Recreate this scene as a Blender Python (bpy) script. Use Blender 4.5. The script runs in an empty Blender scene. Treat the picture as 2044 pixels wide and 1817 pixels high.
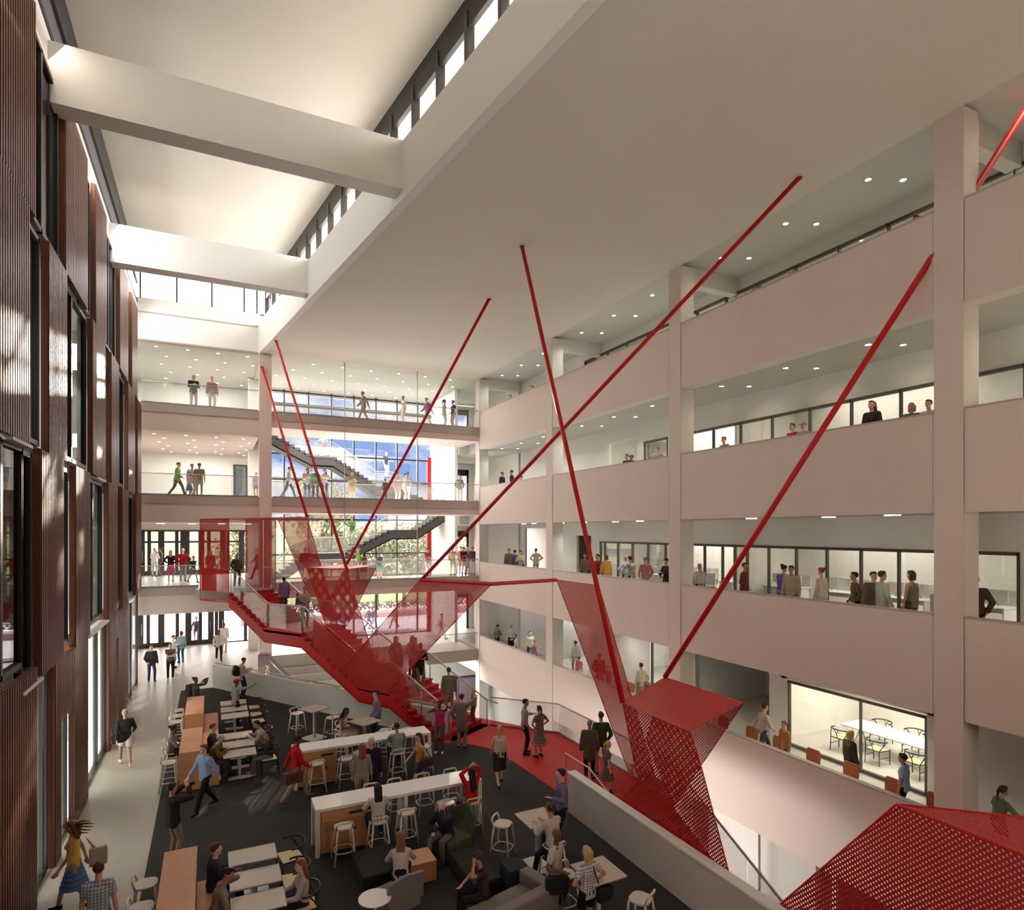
import bpy, bmesh, math, random
from mathutils import Vector, Matrix
R = random.Random(7)
C = bpy.context.scene.collection
PI = math.pi
# ---------------------------------------------------------------- camera model (used to read real positions off the photograph)
F, CX, HY, CH = 1234.0, 1022.0, 1060.0, 7.2
AZ = math.radians(25.9)
SA, CA = math.sin(AZ), math.cos(AZ)
def ray(px):
    r = (px - CX) / F
    return SA + CA * r, CA - SA * r
def G(px, py, z=0.0):            # point of the horizontal plane z
    a, b = ray(px); t = (CH - z) * F / (py - HY)
    return Vector((a * t, b * t, z))
def onY(px, py, Y):
    a, b = ray(px); t = Y / b
    return Vector((a * t, Y, CH + (HY - py) * t / F))
def onX(px, py, X):
    a, b = ray(px); t = X / a
    return Vector((X, b * t, CH + (HY - py) * t / F))
def YX(px, X):                   # depth at which the plane X is met
    a, b = ray(px); return X * b / a
def XY(px, Y):
    a, b = ray(px); return Y * a / b
def onLine(px, py, P, D):        # vertical plane through plan point P with plan direction D
    a, b = ray(px)
    k = a / b
    s = (P[1] * k - P[0]) / (D[0] - k * D[1])
    x, y = P[0] + D[0] * s, P[1] + D[1] * s
    t = y / b
    return Vector((x, y, CH + (HY - py) * t / F)), s
# ---------------------------------------------------------------- materials
_M = {}
def lin(c):
    return tuple(((v / 255.0) / 12.92 if v / 255.0 <= 0.04045 else ((v / 255.0 + 0.055) / 1.055) ** 2.4) for v in c)
def mat(name, col, rough=0.6, metal=0.0, var=0.06, scale=8.0, bump=0.0, emit=None, es=0.0, spec=0.4, kind=None):
    if name in _M: return _M[name]
    m = bpy.data.materials.new(name); m.use_nodes = True
    nt = m.node_tree; b = nt.nodes['Principled BSDF']
    c = lin(col)
    b.inputs['Roughness'].default_value = rough; b.inputs['Metallic'].default_value = metal
    b.inputs['Specular IOR Level'].default_value = spec
    tc = nt.nodes.new('ShaderNodeTexCoord')
    nz = nt.nodes.new('ShaderNodeTexNoise'); nz.inputs['Scale'].default_value = scale; nz.inputs['Detail'].default_value = 3
    nt.links.new(tc.outputs['Object'], nz.inputs['Vector'])
    mx = nt.nodes.new('ShaderNodeMix'); mx.data_type = 'RGBA'
    mx.inputs[6].default_value = tuple(v * (1 - var) for v in c) + (1,)
    mx.inputs[7].default_value = tuple(min(1, v * (1 + var)) for v in c) + (1,)
    nt.links.new(nz.outputs['Fac'], mx.inputs[0])
    src = mx.outputs[2]
    if kind == 'plaid':
        src = plaid(nt, tc, c, src)
    nt.links.new(src, b.inputs['Base Color'])
    if bump:
        bp = nt.nodes.new('ShaderNodeBump'); bp.inputs['Strength'].default_value = bump
        nt.links.new(nz.outputs['Fac'], bp.inputs['Height']); nt.links.new(bp.outputs['Normal'], b.inputs['Normal'])
    if emit:
        b.inputs['Emission Color'].default_value = lin(emit) + (1,); b.inputs['Emission Strength'].default_value = es
        m.cycles.emission_sampling = 'NONE'
    _M[name] = m
    return m
def plaid(nt, tc, c, src):
    sp = nt.nodes.new('ShaderNodeSeparateXYZ'); nt.links.new(tc.outputs['Object'], sp.inputs[0])
    out = src
    for ax, fr in (('X', 62.0), ('Z', 62.0)):
        s = nt.nodes.new('ShaderNodeMath'); s.operation = 'MULTIPLY'; s.inputs[1].default_value = fr * 2
        nt.links.new(sp.outputs[ax], s.inputs[0])
        f = nt.nodes.new('ShaderNodeMath'); f.operation = 'SINE'; nt.links.new(s.outputs[0], f.inputs[0])
        g = nt.nodes.new('ShaderNodeMath'); g.operation = 'GREATER_THAN'; g.inputs[1].default_value = 0.6
        nt.links.new(f.outputs[0], g.inputs[0])
        h = nt.nodes.new('ShaderNodeMath'); h.operation = 'MULTIPLY'; h.inputs[1].default_value = 0.75
        nt.links.new(g.outputs[0], h.inputs[0])
        mx = nt.nodes.new('ShaderNodeMix'); mx.data_type = 'RGBA'
        nt.links.new(h.outputs[0], mx.inputs[0]); nt.links.new(out, mx.inputs[6])
        mx.inputs[7].default_value = tuple(v * 0.22 for v in c) + (1,)
        out = mx.outputs[2]
    return out
def glass(name, tint=(1, 1, 1), refl=0.06, milk=0.0, rough=0.02):
    if name in _M: return _M[name]
    m = bpy.data.materials.new(name); m.use_nodes = True; nt = m.node_tree; nt.nodes.clear()
    o = nt.nodes.new('ShaderNodeOutputMaterial')
    t = nt.nodes.new('ShaderNodeBsdfTransparent'); t.inputs[0].default_value = tint + (1,)
    g = nt.nodes.new('ShaderNodeBsdfGlossy'); g.inputs['Roughness'].default_value = rough
    fr = nt.nodes.new('ShaderNodeLayerWeight'); fr.inputs[0].default_value = 0.25
    mu = nt.nodes.new('ShaderNodeMath'); mu.operation = 'MULTIPLY_ADD'; mu.inputs[1].default_value = 0.22; mu.inputs[2].default_value = refl
    nt.links.new(fr.outputs['Fresnel'], mu.inputs[0])
    x = nt.nodes.new('ShaderNodeMixShader')
    nt.links.new(mu.outputs[0], x.inputs[0]); nt.links.new(t.outputs[0], x.inputs[1]); nt.links.new(g.outputs[0], x.inputs[2])
    last = x.outputs[0]
    if milk:
        d = nt.nodes.new('ShaderNodeBsdfDiffuse'); d.inputs[0].default_value = (.9, .92, .9, 1)
        y = nt.nodes.new('ShaderNodeMixShader'); y.inputs[0].default_value = milk
        nt.links.new(last, y.inputs[1]); nt.links.new(d.outputs[0], y.inputs[2]); last = y.outputs[0]
    nt.links.new(last, o.inputs[0])
    _M[name] = m
    return m
def mesh_metal(name, col, pitch=0.036, th=0.65, solid=0.0):        # perforated sheet, holes from the sheet's own UV in metres
    m = bpy.data.materials.new(name); m.use_nodes = True; nt = m.node_tree; b = nt.nodes['Principled BSDF']
    b.inputs['Base Color'].default_value = lin(col) + (1,); b.inputs['Roughness'].default_value = 0.45
    o = [n for n in nt.nodes if n.type == 'OUTPUT_MATERIAL'][0]
    uv = nt.nodes.new('ShaderNodeUVMap'); sp = nt.nodes.new('ShaderNodeSeparateXYZ'); nt.links.new(uv.outputs[0], sp.inputs[0])
    def sn(socket_a, socket_b, sign):
        a = nt.nodes.new('ShaderNodeMath'); a.operation = 'ADD' if sign > 0 else 'SUBTRACT'
        nt.links.new(socket_a, a.inputs[0]); nt.links.new(socket_b, a.inputs[1])
        k = nt.nodes.new('ShaderNodeMath'); k.operation = 'MULTIPLY'; k.inputs[1].default_value = PI / pitch
        nt.links.new(a.outputs[0], k.inputs[0])
        s = nt.nodes.new('ShaderNodeMath'); s.operation = 'SINE'; nt.links.new(k.outputs[0], s.inputs[0])
        return s.outputs[0]
    s1 = sn(sp.outputs[0], sp.outputs[1], 1); s2 = sn(sp.outputs[0], sp.outputs[1], -1)
    ad = nt.nodes.new('ShaderNodeMath'); ad.operation = 'ADD'; nt.links.new(s1, ad.inputs[0]); nt.links.new(s2, ad.inputs[1])
    gt = nt.nodes.new('ShaderNodeMath'); gt.operation = 'GREATER_THAN'; gt.inputs[1].default_value = th
    nt.links.new(ad.outputs[0], gt.inputs[0])
    t = nt.nodes.new('ShaderNodeBsdfTransparent'); x = nt.nodes.new('ShaderNodeMixShader')
    nt.links.new(gt.outputs[0], x.inputs[0]); nt.links.new(b.outputs[0], x.inputs[1]); nt.links.new(t.outputs[0], x.inputs[2])
    nt.links.new(x.outputs[0], o.inputs[0])
    return m
# ---------------------------------------------------------------- mesh collecting
class MB:
    def __init__(s): s.v = []; s.f = []; s.sm = []; s.uv = {}; s.mi = []; s.cm = 0
    def add(s, vs, fs, smooth=False):
        o = len(s.v); s.v += [tuple(x) for x in vs]
        for f in fs: s.f.append(tuple(i + o for i in f)); s.sm.append(smooth); s.mi.append(s.cm)
        return s
    def box(s, x0, x1, y0, y1, z0, z1):
        return s.add([(x0,y0,z0),(x1,y0,z0),(x1,y1,z0),(x0,y1,z0),(x0,y0,z1),(x1,y0,z1),(x1,y1,z1),(x0,y1,z1)],
                     [(0,3,2,1),(4,5,6,7),(0,1,5,4),(1,2,6,5),(2,3,7,6),(3,0,4,7)])
    def cbox(s, c, d, rz=0.0, rx=0.0):
        M = Matrix.Translation(Vector(c)) @ Matrix.Rotation(rz, 4, 'Z') @ Matrix.Rotation(rx, 4, 'X')
        h = [v / 2 for v in d]
        vs = [M @ Vector((sx*h[0], sy*h[1], sz*h[2])) for sz in (-1,1) for sx,sy in ((-1,-1),(1,-1),(1,1),(-1,1))]
        return s.add(vs, [(0,3,2,1),(4,5,6,7),(0,1,5,4),(1,2,6,5),(2,3,7,6),(3,0,4,7)])
    def prism(s, pts, z0, z1):
        n = len(pts); a = sum(pts[i][0]*pts[(i+1)%n][1]-pts[(i+1)%n][0]*pts[i][1] for i in range(n))
        if a < 0: pts = pts[::-1]
        vs = [(p[0],p[1],z0) for p in pts] + [(p[0],p[1],z1) for p in pts]
        return s.add(vs, [tuple(range(n-1,-1,-1)), tuple(range(n,2*n))] + [(i,(i+1)%n,n+(i+1)%n,n+i) for i in range(n)])
    def slab(s, pts, off):               # 3-D polygon pushed by a vector
        n = len(pts); off = Vector(off); a = [Vector(p) for p in pts]
        vs = a + [p + off for p in a]
        return s.add(vs, [tuple(range(n-1,-1,-1)), tuple(range(n,2*n))] + [(i,(i+1)%n,n+(i+1)%n,n+i) for i in range(n)])
    def tube(s, pts, r, n=8, closed=False, r1=None, smooth=True, cap=True):
        P = [Vector(p) for p in pts]; m = len(P); vs = []
        up = None
        for i, p in enumerate(P):
            if closed: d = (P[(i+1)%m] - P[i-1])
            else: d = P[min(i+1,m-1)] - P[max(i-1,0)]
            d.normalize()
            if up is None or abs(d.dot(up)) > .95: up = Vector((0,0,1)) if abs(d.z) < .9 else Vector((1,0,0))
            a = d.cross(up).normalized(); b = a.cross(d).normalized(); up = b
            rr = r if r1 is None else r + (r1 - r) * i / (m - 1)
            vs += [p + (a*math.cos(2*PI*k/n) + b*math.sin(2*PI*k/n)) * rr for k in range(n)]
        fs = []
        for i in range(m if closed else m-1):
            j = (i+1) % m
            fs += [(i*n+k, i*n+(k+1)%n, j*n+(k+1)%n, j*n+k) for k in range(n)]
        s.add(vs, fs, smooth)
        if cap and not closed: o = len(s.v)-len(vs); s.f += [tuple(o+k for k in range(n-1,-1,-1)), tuple(o+(m-1)*n+k for k in range(n))]; s.sm += [False]*2; s.mi += [s.cm]*2
        return s
    def cyl(s, c, r, h, n=16, r1=None):
        return s.tube([c, (c[0],c[1],c[2]+h)], r, n, r1=r1)
    def ell(s, c, rad, n=12, m=8, M=None):
        vs = []; c = Vector(c)
        for j in range(m+1):
            th = PI*j/m
            for k in range(n):
                p = Vector((rad[0]*math.sin(th)*math.cos(2*PI*k/n), rad[1]*math.sin(th)*math.sin(2*PI*k/n), rad[2]*math.cos(th)))
                if M is not None: p = M @ p
                vs.append(c + p)
        fs = [(j*n+k, (j+1)*n+k, (j+1)*n+(k+1)%n, j*n+(k+1)%n) for j in range(m) for k in range(n)]
        return s.add(vs, fs, True)
    def cap(s, a, b, ra, rb, n=12):       # tapered capsule
        a = Vector(a); b = Vector(b); d = b - a; L = d.length
        if L < 1e-5: return s.ell(a, (ra,ra,ra), n, 6)
        q = d.to_track_quat('Z', 'Y').to_matrix(); vs = []; rings = []
        for j in range(1,4): th = PI/2*(1-j/3.0); rings.append((-ra*math.sin(th), ra*math.cos(th)))
        for j in range(0,3): th = PI/2*(j/3.0); rings.append((L+rb*math.sin(th), rb*math.cos(th)))
        vs.append(a - d.normalized()*ra)
        for z, r in rings:
            vs += [a + q @ Vector((r*math.cos(2*PI*k/n), r*math.sin(2*PI*k/n), z)) for k in range(n)]
        vs.append(b + d.normalized()*rb); m = len(rings); e = len(vs)-1
        fs = [(0, 1+(k+1)%n, 1+k) for k in range(n)]
        fs += [(1+i*n+k, 1+i*n+(k+1)%n, 1+(i+1)*n+(k+1)%n, 1+(i+1)*n+k) for i in range(m-1) for k in range(n)]
        fs += [(1+(m-1)*n+k, 1+(m-1)*n+(k+1)%n, e) for k in range(n)]
        return s.add(vs, fs, True)
    def mesh(s, name, uvdir=None):
        me = bpy.data.meshes.new(name); me.from_pydata(s.v, [], s.f)
        me.polygons.foreach_set('use_smooth', s.sm)
        if any(s.mi): me.polygons.foreach_set('material_index', s.mi)
        if uvdir is not None:
            u = me.uv_layers.new(name='UVMap'); D = Vector(uvdir[0]); E = Vector(uvdir[1])
            for l in me.loops:
                p = Vector(s.v[l.vertex_index]); u.data[l.index].uv = (p.dot(D), p.dot(E))
        me.update(); return me
    def build(s, name, m, parent=None, bevel=0.0, uvdir=None, loc=None):
        me = s.mesh(name, uvdir)
        for x in (m if isinstance(m, (list, tuple)) else [m]): me.materials.append(x)
        o = bpy.data.objects.new(name, me); C.objects.link(o)
        if parent: o.parent = parent
        if loc is not None: o.location = loc
        if bevel:
            b = o.modifiers.new('bevel', 'BEVEL'); b.width = bevel; b.segments = 2; b.limit_method = 'ANGLE'
        return o
def tag(o, label=None, cat=None, group=None, kind=None):
    if label: o['label'] = label
    if cat: o['category'] = cat
    if group: o['group'] = group
    if kind: o['kind'] = kind
    return o
def thing(name, label, cat, loc=(0,0,0), rz=0.0, group=None):
    o = bpy.data.objects.new(name, None); C.objects.link(o); o.empty_display_size = .2
    o.location = loc; o.rotation_euler = (0,0,rz)
    return tag(o, label, cat, group)
def struct(name, mb, m, label=None, parent=None, bevel=0):
    o = mb.build(name, m, parent, bevel=bevel)
    if parent is None:
        o['kind'] = 'structure'
        if label: o['label'] = label
    return o
def dup(root, loc, rz, label=None, group=None):
    kids = list(root.children)
    r = root.copy(); C.objects.link(r); r.location = loc; r.rotation_euler = (0,0,rz)
    if label: r['label'] = label
    if group: r['group'] = group
    for ch in kids:
        c = ch.copy(); C.objects.link(c); c.parent = r
        for g in ch.children:
            d = g.copy(); C.objects.link(d); d.parent = c
    return r
# ---------------------------------------------------------------- palette
PINK = mat('plaster_pink', (226,209,199), .75, var=.02, scale=2)
WHITE = mat('plaster_white', (238,236,230), .7, var=.015, scale=2)
CEIL = mat('ceiling_white', (226,220,210), .8, var=.02, scale=1)
CEILG = mat('ceiling_grey', (210,210,202), .8, var=.02, scale=1)
DECKB = mat('deck_edge', (188,176,168), .6, var=.03)
FLOORG = mat('floor_grey', (170,161,150), .38, var=.09, scale=3)
FLOORP = mat('floor_pale', (205,203,196), .45, var=.04, scale=3)
CARPET = mat('carpet_dark', (56,55,54), .85, var=.22, scale=60, bump=.1, spec=.2)
DARK = mat('dark_frame', (52,48,46), .45, var=.05)
GFR = mat('gallery_frame', (88,80,70), .45, var=.05)
DARKG = mat('frame_grey', (112,112,118), .45, metal=.2, var=.05)
STEEL = mat('steel', (190,186,180), .3, metal=.8, var=.03)
REDP = mat('red_paint', (205,22,18), .45, var=.04)
REDC = mat('red_floor', (196,20,18), .55, var=.05, scale=20)
REDM = mesh_metal('red_perforated', (198,20,18))
REDN = mesh_metal('red_perforated_dense', (190,18,18), .04, .8)
REDL = mesh_metal('red_perforated_fine', (205,20,18), .03, 1.25)
STAIRG = mat('stair_charcoal', (74,70,70), .5, var=.06)
BROWN = mat('corrugated_brown', (112,72,52), .45, metal=.15, var=.14, scale=30)
BROWNS = mat('brown_side', (116,78,58), .5, metal=.2, var=.18, scale=40)
GL = glass('window_glass', (.96,.955,.95), .05)
GLR = glass('rail_glass', (.97,.975,.97), .03, milk=.07)
GLD = glass('facade_glass', (.62,.64,.62), .12)
WOODO = mat('plywood_orange', (206,146,106), .55, var=.1, scale=14)
TWHITE = mat('table_white', (240,238,234), .6, var=.01)
TGREY = mat('table_beige', (192,180,166), .45, var=.04, scale=30)
TRIM = mat('table_rim', (214,208,202), .4, var=.02)
STOOLW = mat('stool_white', (226,214,202), .5, var=.03)
CHB = mat('chair_black', (42,40,38), .5, var=.05)
CORD = mat('paper_cord', (222,204,160), .75, var=.06, scale=40)
GREYF = mat('grey_fabric', (134,124,120), .9, var=.12, scale=50)
GREENF = mat('green_fabric', (78,84,68), .9, var=.12, scale=40)
BLACKF = mat('black_fabric', (34,33,34), .9, var=.15, scale=40)
LAMP = mat('lamp_glow', (255,250,235), .5, emit=(255,248,228), es=9.0)
TERRA = mat('terracotta_chair', (186,108,70), .6, var=.05)
# ================================================================ SETTING
LV = {2: 0.0, 3: 4.45, 4: 8.95, 5: 13.4}
CZ = 16.35
XL, XR, YF, YN = -3.25, 14.5, 34.5, -3.0
P0 = (0.68, 30.1); D0 = (0.53, -0.848); N0 = (0.848, 0.53)       # the red stair: start, run direction, across
A = (0.04, 31.6); B = (7.2, 20.2)                                # parapet by the stair void
CE0, CE1 = (2.2, 34.2), (7.2, -0.6)                              # edge of the high ceiling
# floors
struct('floor', MB().prism([(XL,YN),(8.4,YN),(8.4,13.6),(8.5,15.0),(8.4,18.4),(7.2,20.2),(0.04,31.6),(0.04,34.5),(2.9,34.5),(2.9,44.2),(XL-1,44.2),(XL,31)], -.35, 0.0), FLOORG)
struct('floor_carpet', MB().prism([(-1.27,YN),(8.2,YN),(8.2,13.6),(8.56,15.0),(8.36,18.4),(7.2,20.15),(0.04,31.5),(-1.25,31.5)], 0.0, 0.012), CARPET)
LAND = [(7.2,20.2),(8.38,18.45),(8.56,14.95),(8.44,13.6),(8.44,12.9),(11.07,12.9),(11.07,19.0),(9.25,21.9)]
struct('floor_landing', MB().prism(LAND, -.4, 0.02), REDC)
struct('floor_lower', MB().box(-4, 22, YN, 46, -4.8, -4.5), FLOORP)
struct('floor_bridge', MB().box(2.9, 14.4, 37.6, 42.6, -.6, 0), FLOORP)
struct('floor_corner_deck', MB().box(11.3, 14.45, 34.5, 37.6, -.6, 0), FLOORG)
struct('wall_lower_far', MB().box(-4,22,42.8,43.0,-4.8,-.4), WHITE)
st_ = MB()
for i in range(9): st_.box(3.0,11.3,35.0+i*.3,37.9,-4.5+i*.43,-4.5+(i+1)*.43)
struct('floor_steps', st_, FLOORP)
# pale wall under the main floor beside the void
struct('wall_void', MB().slab([(0.04,31.6,-4.5),(7.2,20.2,-4.5),(7.2,20.2,-.35),(0.04,31.6,-.35)], (-.15,-.1,0)), WHITE)
struct('wall_void_near', MB().box(8.2, 8.4, YN, 13.0, -4.5, -.35), WHITE)
struct('wall_void_left', MB().box(2.75, 2.95, 34.5, 37.6, -4.5, -.35), WHITE)
# left wall backing: rooms behind the brown facade
lw = MB()
lw.box(-7.3,-7.1,YN,46,-.3,17.3)
for z0, z1 in ((4.05,4.5),(8.5,9.0),(13.0,13.45),(17.1,18.1)): lw.box(-7.3,XL-.12,YN,33.9,z0,z1)
for y in (-.2, 8.0, 16.9, 25.8, 33.9): lw.box(-7.3,XL-.1,y-.15,y+.15,0,17.2)
struct('wall_left', lw, WHITE)
struct('wall_left_upper', MB().box(-3.7,XL+.02,YN,YF+.6,17.15,18.15), WHITE)
struct('trim_1', MB().box(-3.6,XL+.05,YN,YF,18.15,18.3), DARK)
struct('wall_left_clerestory', MB().box(-3.6,XL,YN,YF,18.3,19.05), DARKG)
struct('trim_2', MB().box(-3.6,XL+.08,YN,YF,19.05,19.95), DARK)
# high roof over the light slot and the big ceiling
struct('ceiling_high', MB().prism([(-4,YN),(9.5,YN),(9.5,8),(3.4,YF+.6),(-4,YF+.6)], 19.95, 20.3), CEIL)
def cex(y): return CE0[0] + (CE1[0]-CE0[0]) * (y-CE0[1]) / (CE1[1]-CE0[1])
struct('ceiling', MB().prism([(cex(YF+.1)+.28,YF+.1),(cex(YN)+.28,YN),(XR+.05,YN),(XR+.05,YF+.1)], CZ, 16.7), CEIL)
fx = MB().slab([(cex(YF),YF,CZ),(cex(YN),YN,CZ),(cex(YN),YN,17.95),(cex(YF),YF,17.95)], (.28,.04,0))
struct('ceiling_fascia', fx, WHITE)
# clerestory above the fascia
win = MB(); pan = MB(); o_ = .34
def cp(y, dx=0): return (cex(y)+dx, y)
for z0, z1, w in ((19.2,19.95,.12),(17.95,18.02,.1)):
    win.slab([(*cp(YF,o_),z0),(*cp(YN,o_),z0),(*cp(YN,o_),z1),(*cp(YF,o_),z1)], (w,0,0))
y = YF
k = 0
while y > YN+1:
    win.box(cex(y)+o_-.02, cex(y)+o_+.18, y-.09, y+.09, 17.95, 19.6); y -= 1.48; k += 1
wc = struct('window_1', win, DARK)
struct('pane', MB().slab([(*cp(YF,o_+.1),18.0),(*cp(YN,o_+.1),18.0),(*cp(YN,o_+.1),19.3),(*cp(YF,o_+.1),19.3)], (.02,0,0)), GL, parent=wc)
# roof beams
for y in (16.6, 25.5, 7.7, -1.2):
    struct('ceiling_beam', MB().box(XL-.1, cex(y)+.05, y, y+.6, 16.6, 17.95), WHITE, 'white roof beam spanning the light slot')
# far wall over the left decks with its clerestory
fw = MB().box(XL-.1, 2.25, YF, YF+.3, 16.45, 18.42)
struct('wall_far_upper', fw, WHITE)
struct('trim_3', MB().box(XL, 2.2, YF-.03, YF, 17.72, 17.78), DECKB)
struct('trim_4', MB().box(XL, 2.2, YF-.05, YF+.3, 16.38, 16.45), DECKB)
w = MB()
for z0, z1 in ((18.4,18.47),(19.7,19.95)): w.box(XL,3.0,YF+.1,YF+.2,z0,z1)
for x in (-3.1,-1.55,0.0,1.5,2.1,2.75): w.box(x-.04,x+.04,YF+.08,YF+.2,18.42,19.95)
wc = struct('window_2', w, DARK); struct('pane', MB().box(XL,3.0,YF+.14,YF+.16,18.45,19.72), GL, parent=wc)
# columns
for (x0,x1,y0,y1,z0,z1) in [(2.2,2.8,34.3,34.9,-4.5,CZ)]:
    struct('column', MB().box(x0,x1,y0,y1,z0,z1), PINK)
COLY = [(-1.2,-.6),(7.7,8.3),(16.6,17.2),(25.5,26.1),(34.35,34.95)]
for y0, y1 in COLY:
    c = MB().box(XR, XR+.02, y0, y1, -4.5, CZ); c.cm = 1; c.box(XR+.02, XR+.6, y0+.01, y1-.01, -4.5, CZ)
    struct('column', c, [PINK, WHITE])
# balcony bands between the columns
BANDS = {5:(12.1,14.35), 4:(7.6,9.85), 3:(3.1,5.35), 2:(-1.75,.92)}
for lv,(z0,z1) in BANDS.items():
    for i in range(4):
        y0, y1 = COLY[i][1]+.035, COLY[i+1][0]-.035
        m = MB(); m.box(XR+.015, XR+.03, y0, y1, z0, z1); m.cm = 1; m.box(XR+.03, XR+.5, y0-.03, y1+.03, z0+.01, z0+1.36); m.box(XR+.03,XR+.16,y0-.03,y1+.03,z0+1.36,z1-.03)
        m.cm = 2; m.box(XR, XR+.17, y0-.01, y1+.01, z1-.03, z1+.01)
        struct('wall_balcony', m, [PINK, WHITE, DECKB])
# gallery slabs (floor of one level, ceiling of the next lower one)
for lv,z0,z1 in ((5,12.12,13.4),(4,7.62,8.95),(3,3.12,4.45),(2,-1.72,0.0)):
    m = MB().box(XR+.5, 22, YN, 45, z0, z1-.02)
    struct('floor_gallery', m, [CEILG]); struct('floor_gallery_top', MB().box(XR+.17,22,YN,45,z1-.02,z1), FLOORP)
struct('ceiling_gallery', MB().box(XR+.05, 22, YN, 45, CZ+.12, 16.9), CEILG)
for y0,y1 in COLY:
    struct('ceiling_beam', MB().box(XR+.6, 17.4, y0+.25, y0+.6, CZ-.45, CZ+.12), WHITE, 'white cross beam under the top gallery ceiling')
struct('ceiling_far', MB().box(2.3, XR+.05, YF+.1, 44, CZ+.02, 16.9), CEILG)
struct('ceiling_far_left', MB().box(-4.3, 2.3, YF+.3, 44, CZ+.1, 16.9), CEILG)
struct('wall_far_end_right', MB().box(21.9,22.1,YN,45,-4.5,17), WHITE)
# gallery back wall at X = 17.4
XB = 17.4
def backwall(lv, gl, zh=2.24, holes=()):
    f = LV[lv]; zc = {5:CZ+.12,4:12.12,3:7.62,2:3.12}[lv]
    segs = sorted(list(gl) + list(holes)); m = MB(); y = YN
    for s in segs:
        a, b = s[0], s[1]; h = s[2] if len(s) > 2 else zh
        m.box(XB, XB+.15, y, a, f, zc); m.box(XB, XB+.15, a, b, f+h, zc); y = b
    m.box(XB, XB+.15, y, 34.6, f, zc)
    struct('wall_gallery', m, WHITE)
def glazing(lv, y0, y1, mull, zh=2.24, zb=0.0, frame=None, fr=.05):
    f = LV[lv]; m = MB()
    m.box(XB-.03, XB+.08, y0, y1, f+zh-.09, f+zh); m.box(XB-.03, XB+.08, y0, y1, f+zb, f+zb+.07)
    for y in list(mull)+[y0+.03, y1-.03]: m.box(XB-.03, XB+.08, y-fr/2, y+fr/2, f+zb, f+zh)
    w = struct('window_'+str(glazing.n), m, frame or GFR); glazing.n += 1
    struct('pane', MB().box(XB+.02,XB+.035,y0,y1,f+zb+.05,f+zh-.05), GL, parent=w)
glazing.n = 3
m3 = [YX(x,XB) for x in (1207,1233,1262,1293,1328,1406,1441.7,1466,1491,1534,1589,1650,1718,1793.6)]
m4 = [YX(x,XB) for x in (1423.6,1477.8,1540.8,1616,1699,1797.5)]
backwall(5, [(4.0,27.2)],2.6); glazing(5, 4.0, 27.2, [5+1.55*i for i in range(14)],2.6)
backwall(4, [(4.0,19.8),(20.7,22.3)], holes=[(22.8,25.0,2.5)]); glazing(4,4.0,19.8,m4+[7.9,6.2]); glazing(4,20.7,22.3,[])
backwall(3, [(8.0,25.8)], holes=[(26.6,28.0,2.5),(31.2,34.0,2.9)]); glazing(3,8.0,25.8,m3)
backwall(2, [(9.98,14.75,2.35),(20.3,21.9,2.6)], holes=[(4.0,7.6,2.6),(15.4,19.2,2.9),(26.8,29.6,2.9)])
glazing(2,10.14,14.6,[12.05],2.2,.03,GFR,.03); glazing(2,20.4,21.8,[],2.55,.03,DARK,.06)
fm = MB(); fm.box(XB-.05,XB+.1,9.9,10.1,0,2.42); fm.box(XB-.05,XB+.1,14.62,14.85,0,2.42); fm.box(XB-.05,XB+.1,9.9,14.85,2.24,2.42)
struct('trim_5', fm, WHITE)
# partitions behind the gallery rooms
for lv in (2,3,4,5):
    f = LV[lv]; zc = {5:CZ+.12,4:12.12,3:7.62,2:3.12}[lv]; m = MB()
    for y in ((8.6,15.2,19.6,26.2,30.0) if lv == 2 else (2.0,17.0,26.2,30.4)): m.box(XB+.15,22,y,y+.12,f,zc)
    if lv in (3,4): m.box(20.6,20.7,YN,26,f,zc)
    struct('wall_partition', m, WHITE)
# lower level seen through the void
m = MB(); m.box(15.4,15.6,20.0,34.4,-4.5,-1.75); m.box(15.4,15.6,YN,6,-4.5,-1.75); m.box(15.4,15.6,12.0,16.2,-4.5,-1.75)
struct('wall_lower', m, WHITE)
m = MB(); m.box(15.33,15.4,20.4,20.5,-4.5,-1.95); m.box(15.33,15.4,24.0,24.1,-4.5,-1.95); m.box(15.33,15.4,20.4,24.1,-2.05,-1.95)
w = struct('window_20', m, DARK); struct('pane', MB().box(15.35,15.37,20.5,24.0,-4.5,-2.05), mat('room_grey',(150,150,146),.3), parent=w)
for i,(y0,y1) in enumerate(((25.6,26.6),(27.4,28.4),(29.5,30.5))):
    struct('door_%d' % (10+i), MB().box(15.36,15.4,y0,y1,-4.5,-2.2), WHITE)
m = MB(); m.box(17.8,17.95,YN,20,-4.5,-1.75); struct('wall_lower_back', m, mat('wall_sage',(150,150,138),.7))
m = MB(); m.box(14.9,15.0,11.0,11.12,-4.5,-1.75); m.box(14.9,15.0,13.6,13.72,-4.5,-1.75); m.box(14.9,15.0,11.0,13.72,-1.95,-1.75)
w = struct('window_21', m, WHITE); struct('pane', MB().box(14.94,14.96,11.1,13.6,-4.5,-1.95), GL, parent=w)
# far decks
for lv in (3,4,5):
    f = LV[lv]
    m = MB().box(2.8, XR, YF, 37.35, f-.8, f-.42); m.cm = 1; m.box(2.8, XR+.02, YF-.06, 37.4, f-.42, f-.04)
    m.cm = 2; m.box(2.8, XR+.5, YF-.06, 37.4, f-.04, f)
    struct('floor_deck', m, [PINK, DECKB, FLOORG])
    m = MB().box(XL-1, 2.2, YF, 44, f-1.32, f-.42); m.cm = 1; m.box(XL, 2.2, YF-.06, 44, f-.42, f-.04); m.cm = 2; m.box(XL-1, 2.85, YF-.06, 44, f-.04, f)
    struct('floor_deck_left', m, [PINK, DECKB, FLOORG])
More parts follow.
